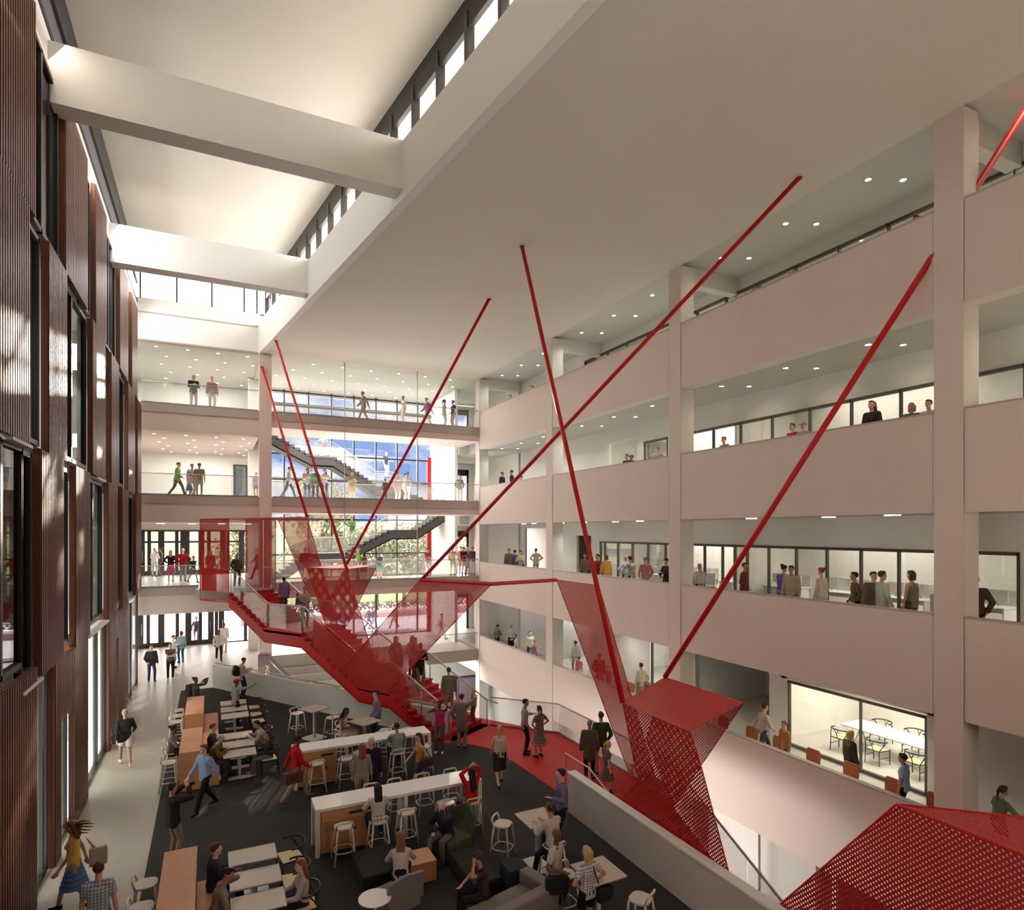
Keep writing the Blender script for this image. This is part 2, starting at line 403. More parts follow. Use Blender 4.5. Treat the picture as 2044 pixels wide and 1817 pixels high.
# L3 platform that carries the top of the red stair
def SP(s, w, z=0.0): return Vector((P0[0]+D0[0]*s+N0[0]*w, P0[1]+D0[1]*s+N0[1]*w, z))
pl = [SP(0,0)[:2], SP(0,2.35)[:2], (2.9,YF), (-.5,YF), SP(-2.6,0)[:2]]
struct('floor_platform', MB().prism(pl, 4.1, 4.46), FLOORG)
# back walls of the left rooms + entrances
YB = 44.0
m = MB()
for lv in (4,5): f = LV[lv]; m.box(-4.3, 2.8, YB, YB+.2, f, f+3.2 if lv==5 else 12.1)
m.box(-4.3,2.8,YB,YB+.2,7.25,7.65); m.box(-4.3,2.8,YB,YB+.2,3.0,3.15); m.box(-4.5,-4.3,YF,YB+.2,0,17)
m.box(2.75,2.95,38.2,YB+.2,7.6,CZ); 
struct('wall_far_left', m, WHITE)
struct('column', MB().box(2.0,2.7,40.5,41.2,0,CZ), WHITE)
def entrance(n, z0, z1, xs, x1, zt=None):
    m = MB(); p = MB()
    m.box(-4.3,x1,YB-.05,YB+.08,z1-.1,z1); m.box(-4.3,x1,YB-.05,YB+.08,z0,z0+.06)
    for i,x in enumerate(xs):
        wd = .2 if i % 2 else .34
        m.box(x-wd/2,x+wd/2,YB-.08,YB+.1,z0,z1)
    if zt: m.box(-4.3,xs[-1],YB-.05,YB+.08,zt-.05,zt+.07)
    m.box(-4.3,xs[-2],YB-.04,YB+.06,z0,z0+.28)
    w = struct('door_%d' % n, m, DARK)
    struct('pane', MB().box(-4.3,x1,YB,YB+.02,z0,z1), GL, parent=w)
    hb = MB()
    for i in range(len(xs)-2): hb.cyl((xs[i]+.35 if i%2 else xs[i+1]-.35, YB-.12, z0+.8), .018, .7)
    struct('door_handle', hb, STEEL, parent=w)
entrance(1, 4.45, 7.25, [XY(x,YB) for x in (283,298,322,353,366,375,402,417,445,455,482)], 2.75, 6.5)
entrance(2, 0.0, 3.0, [XY(x,YB) for x in (280,296,322,354,376,400,421,432,442,490)], 2.75)
# glazed slot beside the L4 room door
m = MB(); x0,x1 = XY(466,YB-.1),XY(493,YB-.1); m.box(x0,x0+.06,YB-.1,YB,8.95,11.5); m.box(x1-.06,x1,YB-.1,YB,8.95,11.5); m.box(x0,x1,YB-.1,YB,11.44,11.5)
w = struct('door_3', m, DARK); struct('pane', MB().box(x0,x1,YB-.06,YB-.04,8.95,11.45), glass('slot_glass',(.75,.8,.82),.1), parent=w)
# curtain wall
YC = 42.5
cx = [XY(x,YC) for x in (519,567,615.5,661,706,750,792,833)]
m = MB()
for x in cx: m.box(x-.045,x+.045,YC-.1,YC+.1,0,CZ)
for z in (.03,3.15,5.65,7.95,10.55,12.2,15.45,16.25): m.box(2.9,14.1,YC-.08,YC+.08,z-.05,z+.05)
m.box(2.9,14.1,YC-.1,YC+.1,15.3,15.5); m.box(2.9,14.1,YC-.1,YC+.1,3.1,3.3)
w = struct('window_30', m, DARK)
struct('pane', MB().box(2.9,14.1,YC-.01,YC+.01,0,CZ), GL, parent=w)
struct('trim_6', MB().box(13.85,14.1,YC-.18,YC+.05,0,CZ-3.9), REDP)
m = MB()
for lv in (2,3,4,5):
    f = LV[lv]; zc = {5:CZ,4:12.1,3:7.6,2:3.12}[lv]
    m.box(14.1,15.3,YC-.1,YC+.3,f,zc); m.box(17.05,18.2,YC-.1,YC+.3,f,zc); m.box(15.3,17.05,YC-.1,YC+.3,f+2.75,zc)
    fr = MB(); fr.box(15.3,17.05,YC-.05,YC+.05,f+2.3,f+2.75); fr.box(15.3,15.42,YC-.05,YC+.05,f,f+2.75); fr.box(16.9,17.05,YC-.05,YC+.05,f,f+2.75)
    w = struct('window_%d' % (30+lv), fr, DARK); struct('pane', MB().box(15.4,16.95,YC,YC+.02,f,f+2.4), GL, parent=w)
m.box(14.1,14.3,37.5,YC,0,CZ); m.box(17.4,17.6,34.9,YC,0,CZ)
struct('wall_far_right', m, WHITE)
m = MB()
for z0,z1 in ((12.1,12.7),(7.6,8.2),(3.1,3.7)): m.box(14.32,17.4,37.3,YC-.12,z0+.01,z1+.68)
struct('floor_corner', m, CEILG)
# parapets by the void
m = MB(); dx,dy = .17,.107
m.slab([(A[0],A[1],0),(B[0],B[1],0),(B[0],B[1],1.0),(A[0],A[1],1.0)], (dx,dy,0))
struct('wall_parapet', m, mat('plaster_stair',(226,220,212),.75,var=.04,scale=30))
struct('wall_parapet_near', MB().box(8.2,8.4,YN,13.6,0,1.02), mat('plaster_parapet',(218,204,192),.75,var=.04,scale=30))
struct('trim_7', MB().box(8.18,8.42,YN,13.62,1.0,1.04), WHITE)
# charcoal stair cheek and sloping rail beside the column
struct('wall_stair_cheek', MB().slab([onY(515,1308,34.2),onY(538,1308,34.2),onY(600,1368,34.2),onY(515,1368,34.2)], (0,.12,0)), mat('wood_grey',(120,114,108),.6,var=.15,scale=20))
# rear of the hall, behind the camera
m = MB(); m.box(XL-4,22,YN-.2,YN,-4.8,6.4); m.box(XL-4,22,YN-.2,YN,8.6,20.3); m.box(XL-4,6.5,YN-.2,YN,6.4,8.6); m.box(13.5,22,YN-.2,YN,6.4,8.6)
struct('wall_rear', m, mat('wall_rear_warm',(120,98,84),.8))

m = MB(); x0,x1 = XY(910,37.4),XY(952,37.4); m.box(x0,x0+.08,37.35,37.45,-4.5,-2.2); m.box(x1-.08,x1,37.35,37.45,-4.5,-2.2); m.box(x0,x1,37.35,37.45,-2.3,-2.2)
w = struct('window_50', m, DARK); struct('pane', MB().box(x0,x1,37.39,37.41,-4.5,-2.2), mat('lobby_glass',(126,112,128),.3), parent=w)

w = struct('window_51', MB().box(6.5,13.5,YN-.15,YN-.1,6.4,6.5).box(6.5,13.5,YN-.15,YN-.1,8.5,8.6), DARK)  # added unseen window, sized to send fill light at camera-facing surfaces
struct('pane', MB().box(6.5,13.5,YN-.14,YN-.12,6.5,8.5), glass('fill_tint_glass',(.84,.72,.62),.05), parent=w)  # pane tinted to warm the fill light on the near hall
# ================================================================ BROWN FACADE (left)
XP = -3.0
def px2y(x): return YX(x, XP)
def fins(name, y0, y1, z0, z1, label, xp=XP, dep=.12, pitch=.14, holes=()):
    t = thing(name, label, 'facade panel', (0,0,0), 0, 'brown corrugated panels on the left wall')
    m = MB(); y = y0
    segs = [(y0,y1,z0,z1)]
    if holes:
        a,b,zt = holes[0]; segs = [(y0,a,z0,z1),(a,b,zt,z1),(b,y1,z0,z1)]
    for a,b,c,d in segs:
        m.box(xp-dep, xp-.035, a, b, c, d)
        n = max(1, int(round((b-a)/pitch))); p = (b-a)/n
        for i in range(n):
            yy = a + i*p
            m.box(xp-.036, xp, yy+.015, yy+p*.62, c, d)
    m.build('corrugated_face', BROWN, t)
    MB().box(xp-dep-.02, xp-.02, y0-.03, y0, z0, z1).build('side_return', BROWNS, t)
    return t
def pan5(x0,x1): return px2y(x0), px2y(x1)
Z5,Z4,Z3,Z2 = (13.15,17.2),(8.8,13.15),(4.35,8.8),(0.0,4.35)
FP = [
 (8.0,14.55,*Z5,'largest top-storey corrugated brown panel at the upper left edge'),
 (px2y(132.3),px2y(176),*Z5,'top-storey brown panel just past the near roof beam'),
 (px2y(192),px2y(214),*Z5,'narrow top-storey brown panel before the far roof beam'),
 (px2y(240),px2y(256),*Z5,'top-storey brown panel beyond the far roof beam'),
 (px2y(264),px2y(275),*Z5,'last top-storey brown panel next to the far wall'),
 (8.0,14.1,*Z4,'wide sunlit corrugated panel at the left edge, its base above the big window'),
 (px2y(98.7),px2y(135),*Z4,'sun-striped brown panel with a stepped top, second from the left'),
 (px2y(186),px2y(211),*Z4,'glowing brown panel in the middle of the facade, fourth storey'),
 (px2y(223),px2y(238),*Z4,'slim brown panel with a sunlit foot, fourth storey'),
 (px2y(256),px2y(270),*Z4,'brown panel beside the last fourth-storey window'),
 (px2y(275),px2y(282.5),*Z4,'thin brown strip panel touching the upper far balconies'),
 (px2y(84),px2y(128.5),*Z3,'tall brown panel right of the big left window, third storey'),
 (px2y(152),px2y(181),*Z3,'brown panel with slot windows on both sides, third storey'),
 (px2y(217),px2y(235),*Z3,'brown panel in the far half of the third storey'),
 (px2y(245),px2y(257),*Z3,'dark brown panel before the last third-storey window'),
 (px2y(272),px2y(282.5),*Z3,'far end brown panel with an orange glow at its foot'),
]
for a,b,c,d,l in FP: fins('facade_panel', a, b, c, d, l)
fins('facade_panel', 6.0, 14.65, 0, 4.6, 'large brown corrugated wall panel at the lower left corner')
fins('facade_panel', px2y(112), px2y(177), 0, 4.35, 'ground-floor brown panel with a pale window cut into it', holes=[(px2y(124),px2y(148),2.95)])
fins('facade_panel', px2y(219), px2y(257), 0, 4.35, 'ground-floor brown panel with a slit window, near the entrance', holes=[(px2y(232),px2y(237),3.4)])
# windows of the facade
wn = 40
def fwin(y0, y1, z0, z1, mull=(), lab=None, dark=True, pane=None):
    global wn
    m = MB(); x0, x1 = XL+.0, XL+.12
    m.box(x0,x1,y0,y0+.09,z0,z1); m.box(x0,x1,y1-.09,y1,z0,z1); m.box(x0,x1,y0,y1,z1-.1,z1); m.box(x0,x1,y0,y1,z0,z0+.1)
    for y in mull: m.box(x0,x1,y-.06,y+.06,z0,z1)
    w = struct('window_%d' % wn, m, DARK); wn += 1
    struct('pane', MB().box(XL+.04,XL+.06,y0+.05,y1-.05,z0+.05,z1-.05), pane or GLD, parent=w)
    return w
fwin(8,14.2,4.7,8.75,[10.2,12.1,12.9])
fwin(14.1,15.4,8.9,13.1); fwin(14.6,17.1,13.3,17.1,[15.6])
fwin(px2y(136),px2y(184),8.9,13.1,[px2y(142),px2y(156)]); fwin(px2y(176),px2y(190),13.3,17.1)
fwin(px2y(214),px2y(238),13.3,17.1,[px2y(226)]); fwin(px2y(256),px2y(263),13.3,17.1)
fwin(px2y(211),px2y(221),8.9,13.1); fwin(px2y(238),px2y(254),8.9,13.1,[px2y(244)]); fwin(px2y(270),px2y(274),8.9,13.1)
fwin(14.1,14.8,4.5,8.7); fwin(px2y(128),px2y(149),4.5,8.7); fwin(px2y(181),px2y(214),4.5,8.7,[px2y(188),px2y(196)]); fwin(px2y(235),px2y(244),4.5,8.7)
fwin(px2y(257),px2y(271),4.5,8.7,[px2y(262)])
PALE = glass('shop_glass',(.86,.9,.88),.05,milk=.22)
fwin(14.65,16.1,.02,4.3,[15.7],pane=PALE); fwin(px2y(177),px2y(219),.02,4.3,[px2y(205)],pane=PALE); fwin(px2y(257),33.9,.02,4.3,[px2y(263),px2y(270)],pane=PALE)
fwin(px2y(124),px2y(148),.02,2.95,pane=PALE); fwin(px2y(232),px2y(237),.02,3.4,pane=PALE)
for y0,y1,z in ((12.9,14.2,8.78),(px2y(195),px2y(211),8.78),(13.6,15.0,4.33),(px2y(178),px2y(217),4.33),(px2y(257),px2y(270),4.33)):
    struct('trim_8', MB().box(XL-.05,XP+.02,y0,y1,z-.06,z), WHITE)
# steel columns where the beams land
for y0 in (16.6,25.5): struct('column', MB().box(XL-.1,XL+.06,y0,y0+.6,13.4,17.2), DARKG)
# ================================================================ DARK STAIRS AT THE FAR WINDOW
def far_stair(name, label, keys, ydepth, width, mm):
    """keys: list of (x,z) turning points of the nosing line"""
    t = thing(name, label, 'staircase')
    st = MB(); tr = MB(); n_tr = []
    for (xa,za),(xb,zb) in zip(keys[:-1], keys[1:]):
        st.slab([(xa,ydepth,za-.1),(xb,ydepth,zb-.1),(xb,ydepth,zb-.62),(xa,ydepth,za-.62)], (0,.09,0))
        st.slab([(xa,ydepth+width,za-.1),(xb,ydepth+width,zb-.1),(xb,ydepth+width,zb-.62),(xa,ydepth+width,za-.62)], (0,.09,0))
        st.slab([(xa,ydepth,za-.55),(xb,ydepth,zb-.55),(xb,ydepth,zb-.62),(xa,ydepth,za-.62)], (0,width,0))
        if abs(za-zb) < .05: tr.box(min(xa,xb),max(xa,xb),ydepth-.03,ydepth+width+.1,za-.12,za)
        else:
            n = max(1,round(abs(za-zb)/.172))
            for i in range(n):
                f0,f1 = i/n,(i+1)/n; x0,x1 = xa+(xb-xa)*f0, xa+(xb-xa)*f1
                lo = zb if zb < za else za; zt = za+(zb-za)*(f0 if zb < za else f1)
                tr.box(min(x0,x1),max(x0,x1),ydepth-.03,ydepth+width+.1,zt-.17,zt)
    st.build('stringer', mm, t); tr.build('treads', mm, t)
    gp = MB(); rl = MB()
    for yy in (ydepth, ydepth+width):
        for (xa,za),(xb,zb) in zip(keys[:-1], keys[1:]):
            MB().slab([(xa,yy,za+.02),(xb,yy,zb+.02),(xb,yy,zb+1.0),(xa,yy,za+1.0)], (0,.015,0)).build('glass_guard', GLR, t)
        rl.tube([(x,yy,z+.97) for x,z in keys], .025, 6)
    rl.build('handrail', STEEL, t)
    return t
def kz(lst, Y): return [(onY(x,y,Y).x, onY(x,y,Y).z) for x,y in lst]
k1 = kz([(532,866),(621,912),(664,913),(700,936),(751,970),(783,972),(868,1000)], 40.3); k1[1]=(k1[1][0],k1[2][1]); k1[4]=(k1[4][0],k1[5][1]); k1[0]=(k1[0][0],13.2); k1[-1]=(k1[-1][0],9.0)
far_stair('staircase','charcoal steel stair with glass sides running down across the upper far window', k1, 40.3, 1.5, STAIRG)
k2 = kz([(552,1150),(598,1118),(634,1106),(690,1104),(783,1058),(834,1057),(908,1020)], 39.4); k2[2]=(k2[2][0],k2[3][1]); k2[5]=(k2[5][0],k2[4][1]); k2[0]=(k2[0][0],4.5); k2[-1]=(k2[-1][0],8.9)
far_stair('staircase','charcoal steel stair climbing to the right behind the red rod crossing', k2, 39.4, 1.5, STAIRG)
# ================================================================ RED STAIR
W = 2.35
rs = thing('red_staircase','bright red monumental stair dropping from the third-level deck to the red landing','staircase')
flights = [(0.0,2.5,4.45,3.11,8),(4.8,8.05,3.11,1.41,10),(9.6,12.3,1.41,0.02,8)]
flats = [(2.5,4.8,3.11),(8.05,9.6,1.41)]
tr = MB()
def srect(m, s0, s1, z0, z1, w0=0.0, w1=W):
    m.prism([SP(s0,w0)[:2],SP(s1,w0)[:2],SP(s1,w1)[:2],SP(s0,w1)[:2]], z0, z1)
for s0,s1,z0,z1,n in flights:
    for i in range(n):
        a = s0+(s1-s0)*i/n; b = s0+(s1-s0)*(i+1)/n; z = z0+(z1-z0)*(i+1)/n
        if i == n-1: z = z1
        srect(tr, a-.02, b, z-.06 if i<n-1 else z-.05, z, -.05, W+.05); srect(tr, a-.02, a+.02, z, z+(z0-z1)/n-.02, 0, W)
for s0,s1,z in flats: srect(tr, s0-.02, s1+.02, z-.06, z, -.05, W+.05)
tr.build('treads', REDC, rs)
prof = [(0,4.45),(2.5,3.11),(4.8,3.11),(8.05,1.41),(9.6,1.41),(12.3,0.0)]
for w0 in (0.0, W-.05):
    m = MB()
    for (sa,za),(sb,zb) in zip(prof[:-1],prof[1:]):
        m.slab([SP(sa,w0,za-.17),SP(sb,w0,zb-.17),SP(sb,w0,zb-.62),SP(sa,w0,za-.62)], (N0[0]*.05,N0[1]*.05,0))
    m.build('stringer', REDP, rs)
m = MB()
for (sa,za),(sb,zb) in zip(prof[:-1],prof[1:]):
    m.slab([SP(sa,0,za-.56),SP(sb,0,zb-.56),SP(sb,W,zb-.56),SP(sa,W,za-.56)], (0,0,-.06))
m.build('soffit', REDP, rs)
for w0,nm in ((.1,'near'),(W-.1,'far')):
    gm = MB(); rl = MB(); ps = MB()
    for (sa,za),(sb,zb) in zip(prof[:-1],prof[1:]):
        n = max(1, round((sb-sa)/1.2))
        for i in range(n):
            a,b = sa+(sb-sa)*i/n+.015, sa+(sb-sa)*(i+1)/n-.015; fa,fb = (a-sa)/(sb-sa),(b-sa)/(sb-sa)
            A1,B1 = za+(zb-za)*fa, za+(zb-za)*fb
            MB().slab([SP(a,w0,A1+.03),SP(b,w0,B1+.03),SP(b,w0,B1+1.0),SP(a,w0,A1+1.0)], (N0[0]*.012,N0[1]*.012,0)).build('glass_guard', GLR, rs)
    pts = [SP(s,w0+(.06 if w0<1 else -.06),z+1.02) for s,z in prof]
    rl.tube([SP(-.9,w0+.06,4.45+1.02)]+pts+[SP(12.75,w0+.06,.9)], .028, 8)
    for s,z in ((0,4.45),(2.5,3.11),(4.8,3.11),(6.5,2.22),(8.05,1.41),(9.6,1.41),(11,.7),(12.3,0)):
        MB().tube([SP(s,w0,z),SP(s,w0,z+1.0)], .018, 6).build('guard_post', STEEL, rs)
    rl.build('handrail', TRIM, rs)
# vertical red balusters shadow screen near the first landing
bl = MB()
for i in range(9):
    s = 5.6+i*.13; z = 3.11-(s-4.8)*.523
    bl.tube([SP(s,.02,z-.1),SP(s,.02,z+1.0)], .014, 5)
bl.build('baluster', REDP, rs)['kind'] = 'stuff'
# ---------------- perforated ribbons (near side of the stair)
def NP(x, y):
    return onLine(x, y, P0, D0)[0]
def panel(label, pts, nrm, udir, name='perforated_panel', edge=True, off=0.0, mm=None):
    n = Vector(nrm); t = thing(name, label, 'mesh panel', (0,0,0), 0, 'red perforated metal panels')
    pts = [Vector(p)+n*off for p in pts]
    MB().slab(pts, n*.004).build('perforated_sheet', mm or REDM, t, uvdir=(udir,(0,0,1)) if abs(Vector(nrm).z) < .5 else (udir,(0,1,0)))
    if edge:
        e = MB(); e.tube(pts, .016, 4, closed=True, smooth=False); e.build('edge_trim', REDP, t)
    return t
def FP(x, y): return onLine(x, y, (P0[0]+N0[0]*W, P0[1]+N0[1]*W), D0)[0]
dn = (D0[0],D0[1],0); nn = (N0[0],N0[1],0)
panel('red perforated panel closing the near side of the top portal',[SP(-2.2,0,7.75),SP(0,0,7.75),SP(0,0,4.0),SP(-2.2,0,4.0)],nn,dn)
panel('smaller solid-looking red guard low on the portal, left of the boy in green',[SP(-2.2,.1,5.5),SP(-1.1,.1,5.5),SP(-1.1,.1,4.0),SP(-2.2,.1,4.0)],nn,dn)
panel('red perforated panel on the far side of the top portal',[SP(-2.2,W,7.75),SP(-.9,W,7.75),SP(-.9,W,4.45),SP(-2.2,W,4.45)],nn,dn)
panel('dark red panel in front of the white corner column',[SP(-.75,W,7.75),SP(.1,W,7.75),SP(.1,W,4.45),SP(-.75,W,4.45)],nn,dn)
panel('thin red roof sheet lying over the top portal',[SP(-2.2,0,7.75),SP(5.1,0,7.75),SP(0,W,7.75),SP(-2.2,W,7.75)],(0,0,1),(1,0,0))
panel('leaning red ribbon that falls from the portal to the stair',[FP(553,1033),FP(613,1033),FP(676,1252),FP(628,1215)],nn,dn)
panel('leaning red ribbon going down left, under the rod crossing',[FP(688,1134),FP(750,1133),FP(692,1250),FP(640,1226)],nn,dn,off=.03)
lz = NP(650,1135).z
q1,q2,q3,q4 = NP(613,1135),NP(690,1135),FP(750,1133),FP(688,1134)
panel('narrow red sheet joining the ribbons just under the rod crossing',[(q1.x,q1.y,lz),(q2.x,q2.y,lz),(q3.x,q3.y,lz),(q4.x,q4.y,lz)],(0,0,1),(1,0,0),mm=REDL)
panel('leaning red ribbon going down right, under the rod crossing',[NP(613,1135),NP(690,1135),NP(768,1385),NP(684,1362)],nn,dn,off=.03)
panel('broad red ribbon rising to the cross bar over the red landing',[NP(838,1159),NP(983,1165),NP(772,1384),NP(690,1330)],nn,dn,off=-.03)
b0, b1 = NP(838,1158), onX(1111,1158,11.07)
gz = [(5.55,2.72),(8.05,1.41),(9.6,1.41),(10.4,1.03)]
panel('red mesh guard along the near side of the second flight',[SP(s_,-.02,z_-.1) for s_,z_ in gz]+[SP(s_,-.02,z_+1.0) for s_,z_ in gz[::-1]],nn,dn,mm=REDN)
t = thing('cross_bar','long horizontal red bar high over the red landing','bar')
b2 = onLine(983,1158,P0,D0)[0]
MB().tube([b0,Vector((b2.x,b2.y,b0.z)),b1], .065, 4, smooth=False).build('bar_body', REDP, t)
panel('tall leaning red ribbon in front of the right balconies',[onX(1111,1157,11.05),onX(1195,1169,11.05),onX(1283,1465,11.05),onX(1318,1585,11.05),onX(1258,1550,11.05)],(1,0,0),(0,1,0))
# ---------------- second portal over the descending stair
XA, XBB, ZP = 8.46, 10.95, 3.26
a1 = onX(1243,1405,XA); d1 = onX(1378,1462,XA); b1_ = onX(1327,1357,XBB); c1 = onX(1484,1410,XBB)
panel('bright red roof sheet of the near portal',[(XA,a1.y,ZP),(XBB,b1_.y,ZP),(XBB,c1.y,ZP),(XA,d1.y,ZP)],(0,0,1),(1,0,0),off=0,mm=REDL)
panel('wide red mesh panel hanging under the near portal roof, above the parapet',[(XA,a1.y,ZP),(XA,d1.y,ZP),onX(1400,1532,XA),onX(1455,1742,XA),(XA,onX(1455,1742,XA).y,-.6),(XA,13.0,-.3),onX(1273,1560,XA)],(1,0,0),(0,1,0),mm=REDN)
panel('red mesh panel on the far side of the near portal',[(XBB,b1_.y,ZP),(XBB,c1.y,ZP),onX(1343,1612,XBB),onX(1290,1475,XBB)],(1,0,0),(0,1,0))
m_ = [(XBB,onX(1262,1470,XBB).y,1.2),onX(1215,1440,XBB)]
# ---------------- big mesh at the lower right
panel('huge dark red mesh panel filling the lower right corner',[(XA,5.33,3.45),(XA,7.2,1.1),(XA,8.8,-1.0),(XA,8.8,-3.4),(XA,2.6,-3.4),(XA,2.6,3.45)],(1,0,0),(0,1,0),mm=REDN)
panel('red mesh roof sheet behind the huge lower right panel',[(XA,5.33,3.44),(9.6,4.36,3.44),(11.0,3.2,3.44),(11.0,2.6,3.44),(XA,2.6,3.44)],(0,0,1),(1,0,0))
panel('red mesh panel low behind the huge lower right panel',[(XBB,8.9,-.6),(XBB,5.2,.6),(XBB,3.0,.6),(XBB,3.0,-3.4),(XBB,8.9,-3.4)],(1,0,0),(0,1,0))
# ---------------- rods
def rod(label, p, q, r=.062):
    t = thing('tension_rod', label, 'rod', (0,0,0), 0, 'red rods hanging the stair from the ceiling')
    MB().tube([p,q], r, 8, smooth=True).build('rod_shaft', REDP, t)
    pl = MB(); pl.cyl((p[0],p[1],p[2]-.03), r*1.25, .03); pl.build('ceiling_plate', REDP, t)
zc = CZ-.01
nX = NP(688,1134)
rod('red rod fixed to the white corner column, leftmost', onY(523,732,34.2), FP(613,1033))
rod('red rod from the ceiling corner to the crossing, second from left', G(551,681,zc), NP(694,1142))
rod('red rod slanting up right from the crossing above the red stair', G(976,597,zc), FP(688,1134))
rod('red rod leaning right from mid ceiling to the near portal', G(1042,492,zc), (XA,a1.y,ZP))
rod('long red diagonal rod from the right ceiling down to the cross bar', G(1595,355,zc), NP(840,1159))
rod('nearest long red rod crossing the right balconies up to the picture edge', G(2060,199,zc), (XBB,b1_.y,ZP), .07)
# ================================================================ DESCENDING RED STAIR (landing to lower level)
ds = thing('red_staircase','dark red stair going down from the landing beside the near parapet','staircase')
m = MB(); y, z = 12.9, 0.0
for i in range(26):
    m.box(8.44,10.95,y-.36,y,z-.17-.05,z-.17); m.box(8.44,10.95,y-.02,y,z-.17,z); y -= .34; z -= .165
m.build('treads', REDC, ds)
MB().slab([(10.95,12.9,-.1),(10.95,4.1,-4.4),(10.95,4.1,-4.8),(10.95,12.9,-.5)],(.05,0,0)).build('stringer', REDP, ds)
MB().slab([(8.46,12.9,-.45),(8.46,4.1,-4.7),(10.95,4.1,-4.7),(10.95,12.9,-.45)],(0,0,-.05)).build('soffit', REDP, ds)
MB().box(8.44,9.15,12.1,13.0,.02,.5).build('end_box', REDP, ds)
rl = MB(); rl.tube([(11.0,13.2,1.0),(11.0,12.9,1.0),(11.0,4.1,-3.4)], .028, 6); rl.build('handrail', STEEL, ds)
gm = MB()
for i in range(7):
    ya, yb = 12.85-i*1.25, 12.85-(i+1)*1.25+.03; za, zb = -(12.9-ya)*.486, -(12.9-yb)*.486
    gm.slab([(11.02,ya,za),(11.02,yb,zb),(11.02,yb,zb+1.0),(11.02,ya,za+1.0)],(.012,0,0))
gm.build('glass_guard', GLR, ds)
rl = MB(); rl.tube([(8.9,14.9,.02),(8.9,14.9,.98),(8.9,13.7,.98),(8.9,11.8,.3)], .022, 6); rl.tube([(8.9,14.9,.55),(8.9,13.8,.55),(8.9,12.2,-.1)], .012, 6); rl.tube([(8.9,13.7,.0),(8.9,13.7,.98)], .018, 6)
rl.build('inner_handrail', TRIM, ds)
# ================================================================ GLASS RAILINGS
def railing(label, pts, z, h=1.05, step=1.45, group='glass railings along the decks', post=False):
    t = thing('glass_railing', label, 'railing', (0,0,0), 0, group)
    g = MB(); r = MB(); s = MB()
    for p,q in zip(pts[:-1],pts[1:]):
        p, q = Vector((*p,0)), Vector((*q,0)); L = (q-p).length; n = max(1,round(L/step)); d = (q-p).normalized(); nv = Vector((-d.y,d.x,0))
        for i in range(n):
            a = p+d*(L*i/n+.012); b = p+d*(L*(i+1)/n-.012)
            g.slab([(a.x,a.y,z+.02),(b.x,b.y,z+.02),(b.x,b.y,z+h-.02),(a.x,a.y,z+h-.02)], nv*.014)
    r.tube([(p[0],p[1],z+h) for p in pts], .022, 6)
    for p,q in zip(pts[:-1],pts[1:]): s.slab([(p[0],p[1],z),(q[0],q[1],z),(q[0],q[1],z+.06),(p[0],p[1],z+.06)], (0,.03,0) if abs(p[0]-q[0])>.1 else (.03,0,0))
    g.build('glass_panels', GLR, t); r.build('handrail', STEEL, t); s.build('base_channel', STEEL, t)
yf = YF-.02
for lv,nm in ((5,'top'),(4,'middle'),(3,'lowest')):
    railing('glass railing on the %s far deck, left of the corner column' % nm if lv != 3 else 'glass railing on the lowest far deck beside the upper entrance doors', [(XL+.2,yf),(2.15,yf)] if lv != 3 else [(XL+.2,yf),(-.6,yf),SP(-2.2,-.05)[:2]], LV[lv])
    railing('long glass railing on the %s far deck, right of the corner column' % nm, [(2.85,yf),(XR-.02,yf)], LV[lv])
    railing('rear glass railing on the %s far deck facing the curtain wall' % nm, [(2.85,37.35),(12.5,37.35)], LV[lv])
railing('glass railing on the ground-level corner deck by the right wall', [(11.35,37.5),(11.35,yf+.1),(XR-.02,yf+.1)], 0)
railing('glass railing along the bridge in front of the far window', [(2.95,37.7),(11.3,37.7)], 0)
railing('glass railing curving round the outer edge of the red landing', [SP(12.35,W)[:2],(11.04,18.98),(11.04,12.95)], 0.02)
hr = thing('handrail','steel handrail along the top of the pale stairwell parapet','handrail')
m = MB(); u = (Vector((B[0]-A[0],B[1]-A[1],0))).normalized()
p_ = Vector((A[0]+.1,A[1]+.05,1.12)); q_ = Vector((B[0]+.05,B[1]+.05,1.12)); m.tube([p_,q_], .028, 6); m.build('rail_bar', STEEL, hr)
for i in range(9): c = p_.lerp(q_,(i+.5)/9); MB().tube([c,(c.x,c.y,1.0)], .01, 5).build('rail_bracket', STEEL, hr)
hr = thing('handrail','sloping steel handrail on the charcoal stair cheek','handrail')
MB().tube([onY(537,1317,33.9),onY(576,1357,33.9)], .03, 6).build('rail_bar', STEEL, hr)
# ================================================================ DOWNLIGHTS
dl0 = None
SPOTS = []
def downlight(x, y, z, label, group, s=1.0):
    global dl0
    if dl0 is None:
        dl0 = thing('ceiling_light', label, 'ceiling light', (x,y,z), 0, group)
        MB().cyl((0,0,-.02), .07, .03, 14).build('diffuser', LAMP, dl0)
        r = MB(); r.tube([(.085*math.cos(2*PI*k/14),.085*math.sin(2*PI*k/14),-.01) for k in range(14)], .014, 5, closed=True); r.build('trim_ring', WHITE, dl0)
        return dl0
    return dup(dl0, (x,y,z), 0, label, group)
for x in (-2.3,-.9,.5,1.9):
    for j,y in enumerate((35.6,37.4,39.2,41.0,42.8)):
        downlight(x+(.35 if j%2 else 0)-.2, y, CZ+.1, 'small round downlight in the ceiling above the top left far deck', 'downlights over the top left deck')
for x in (-2.6,-1.2,.2,1.5):
    for j,y in enumerate((35.6,37.2,38.8,40.4,42.0,43.4)):
        downlight(x+(.35 if j%2 else 0), y, 12.08, 'small round downlight above the middle left far deck', 'downlights over the middle left deck')
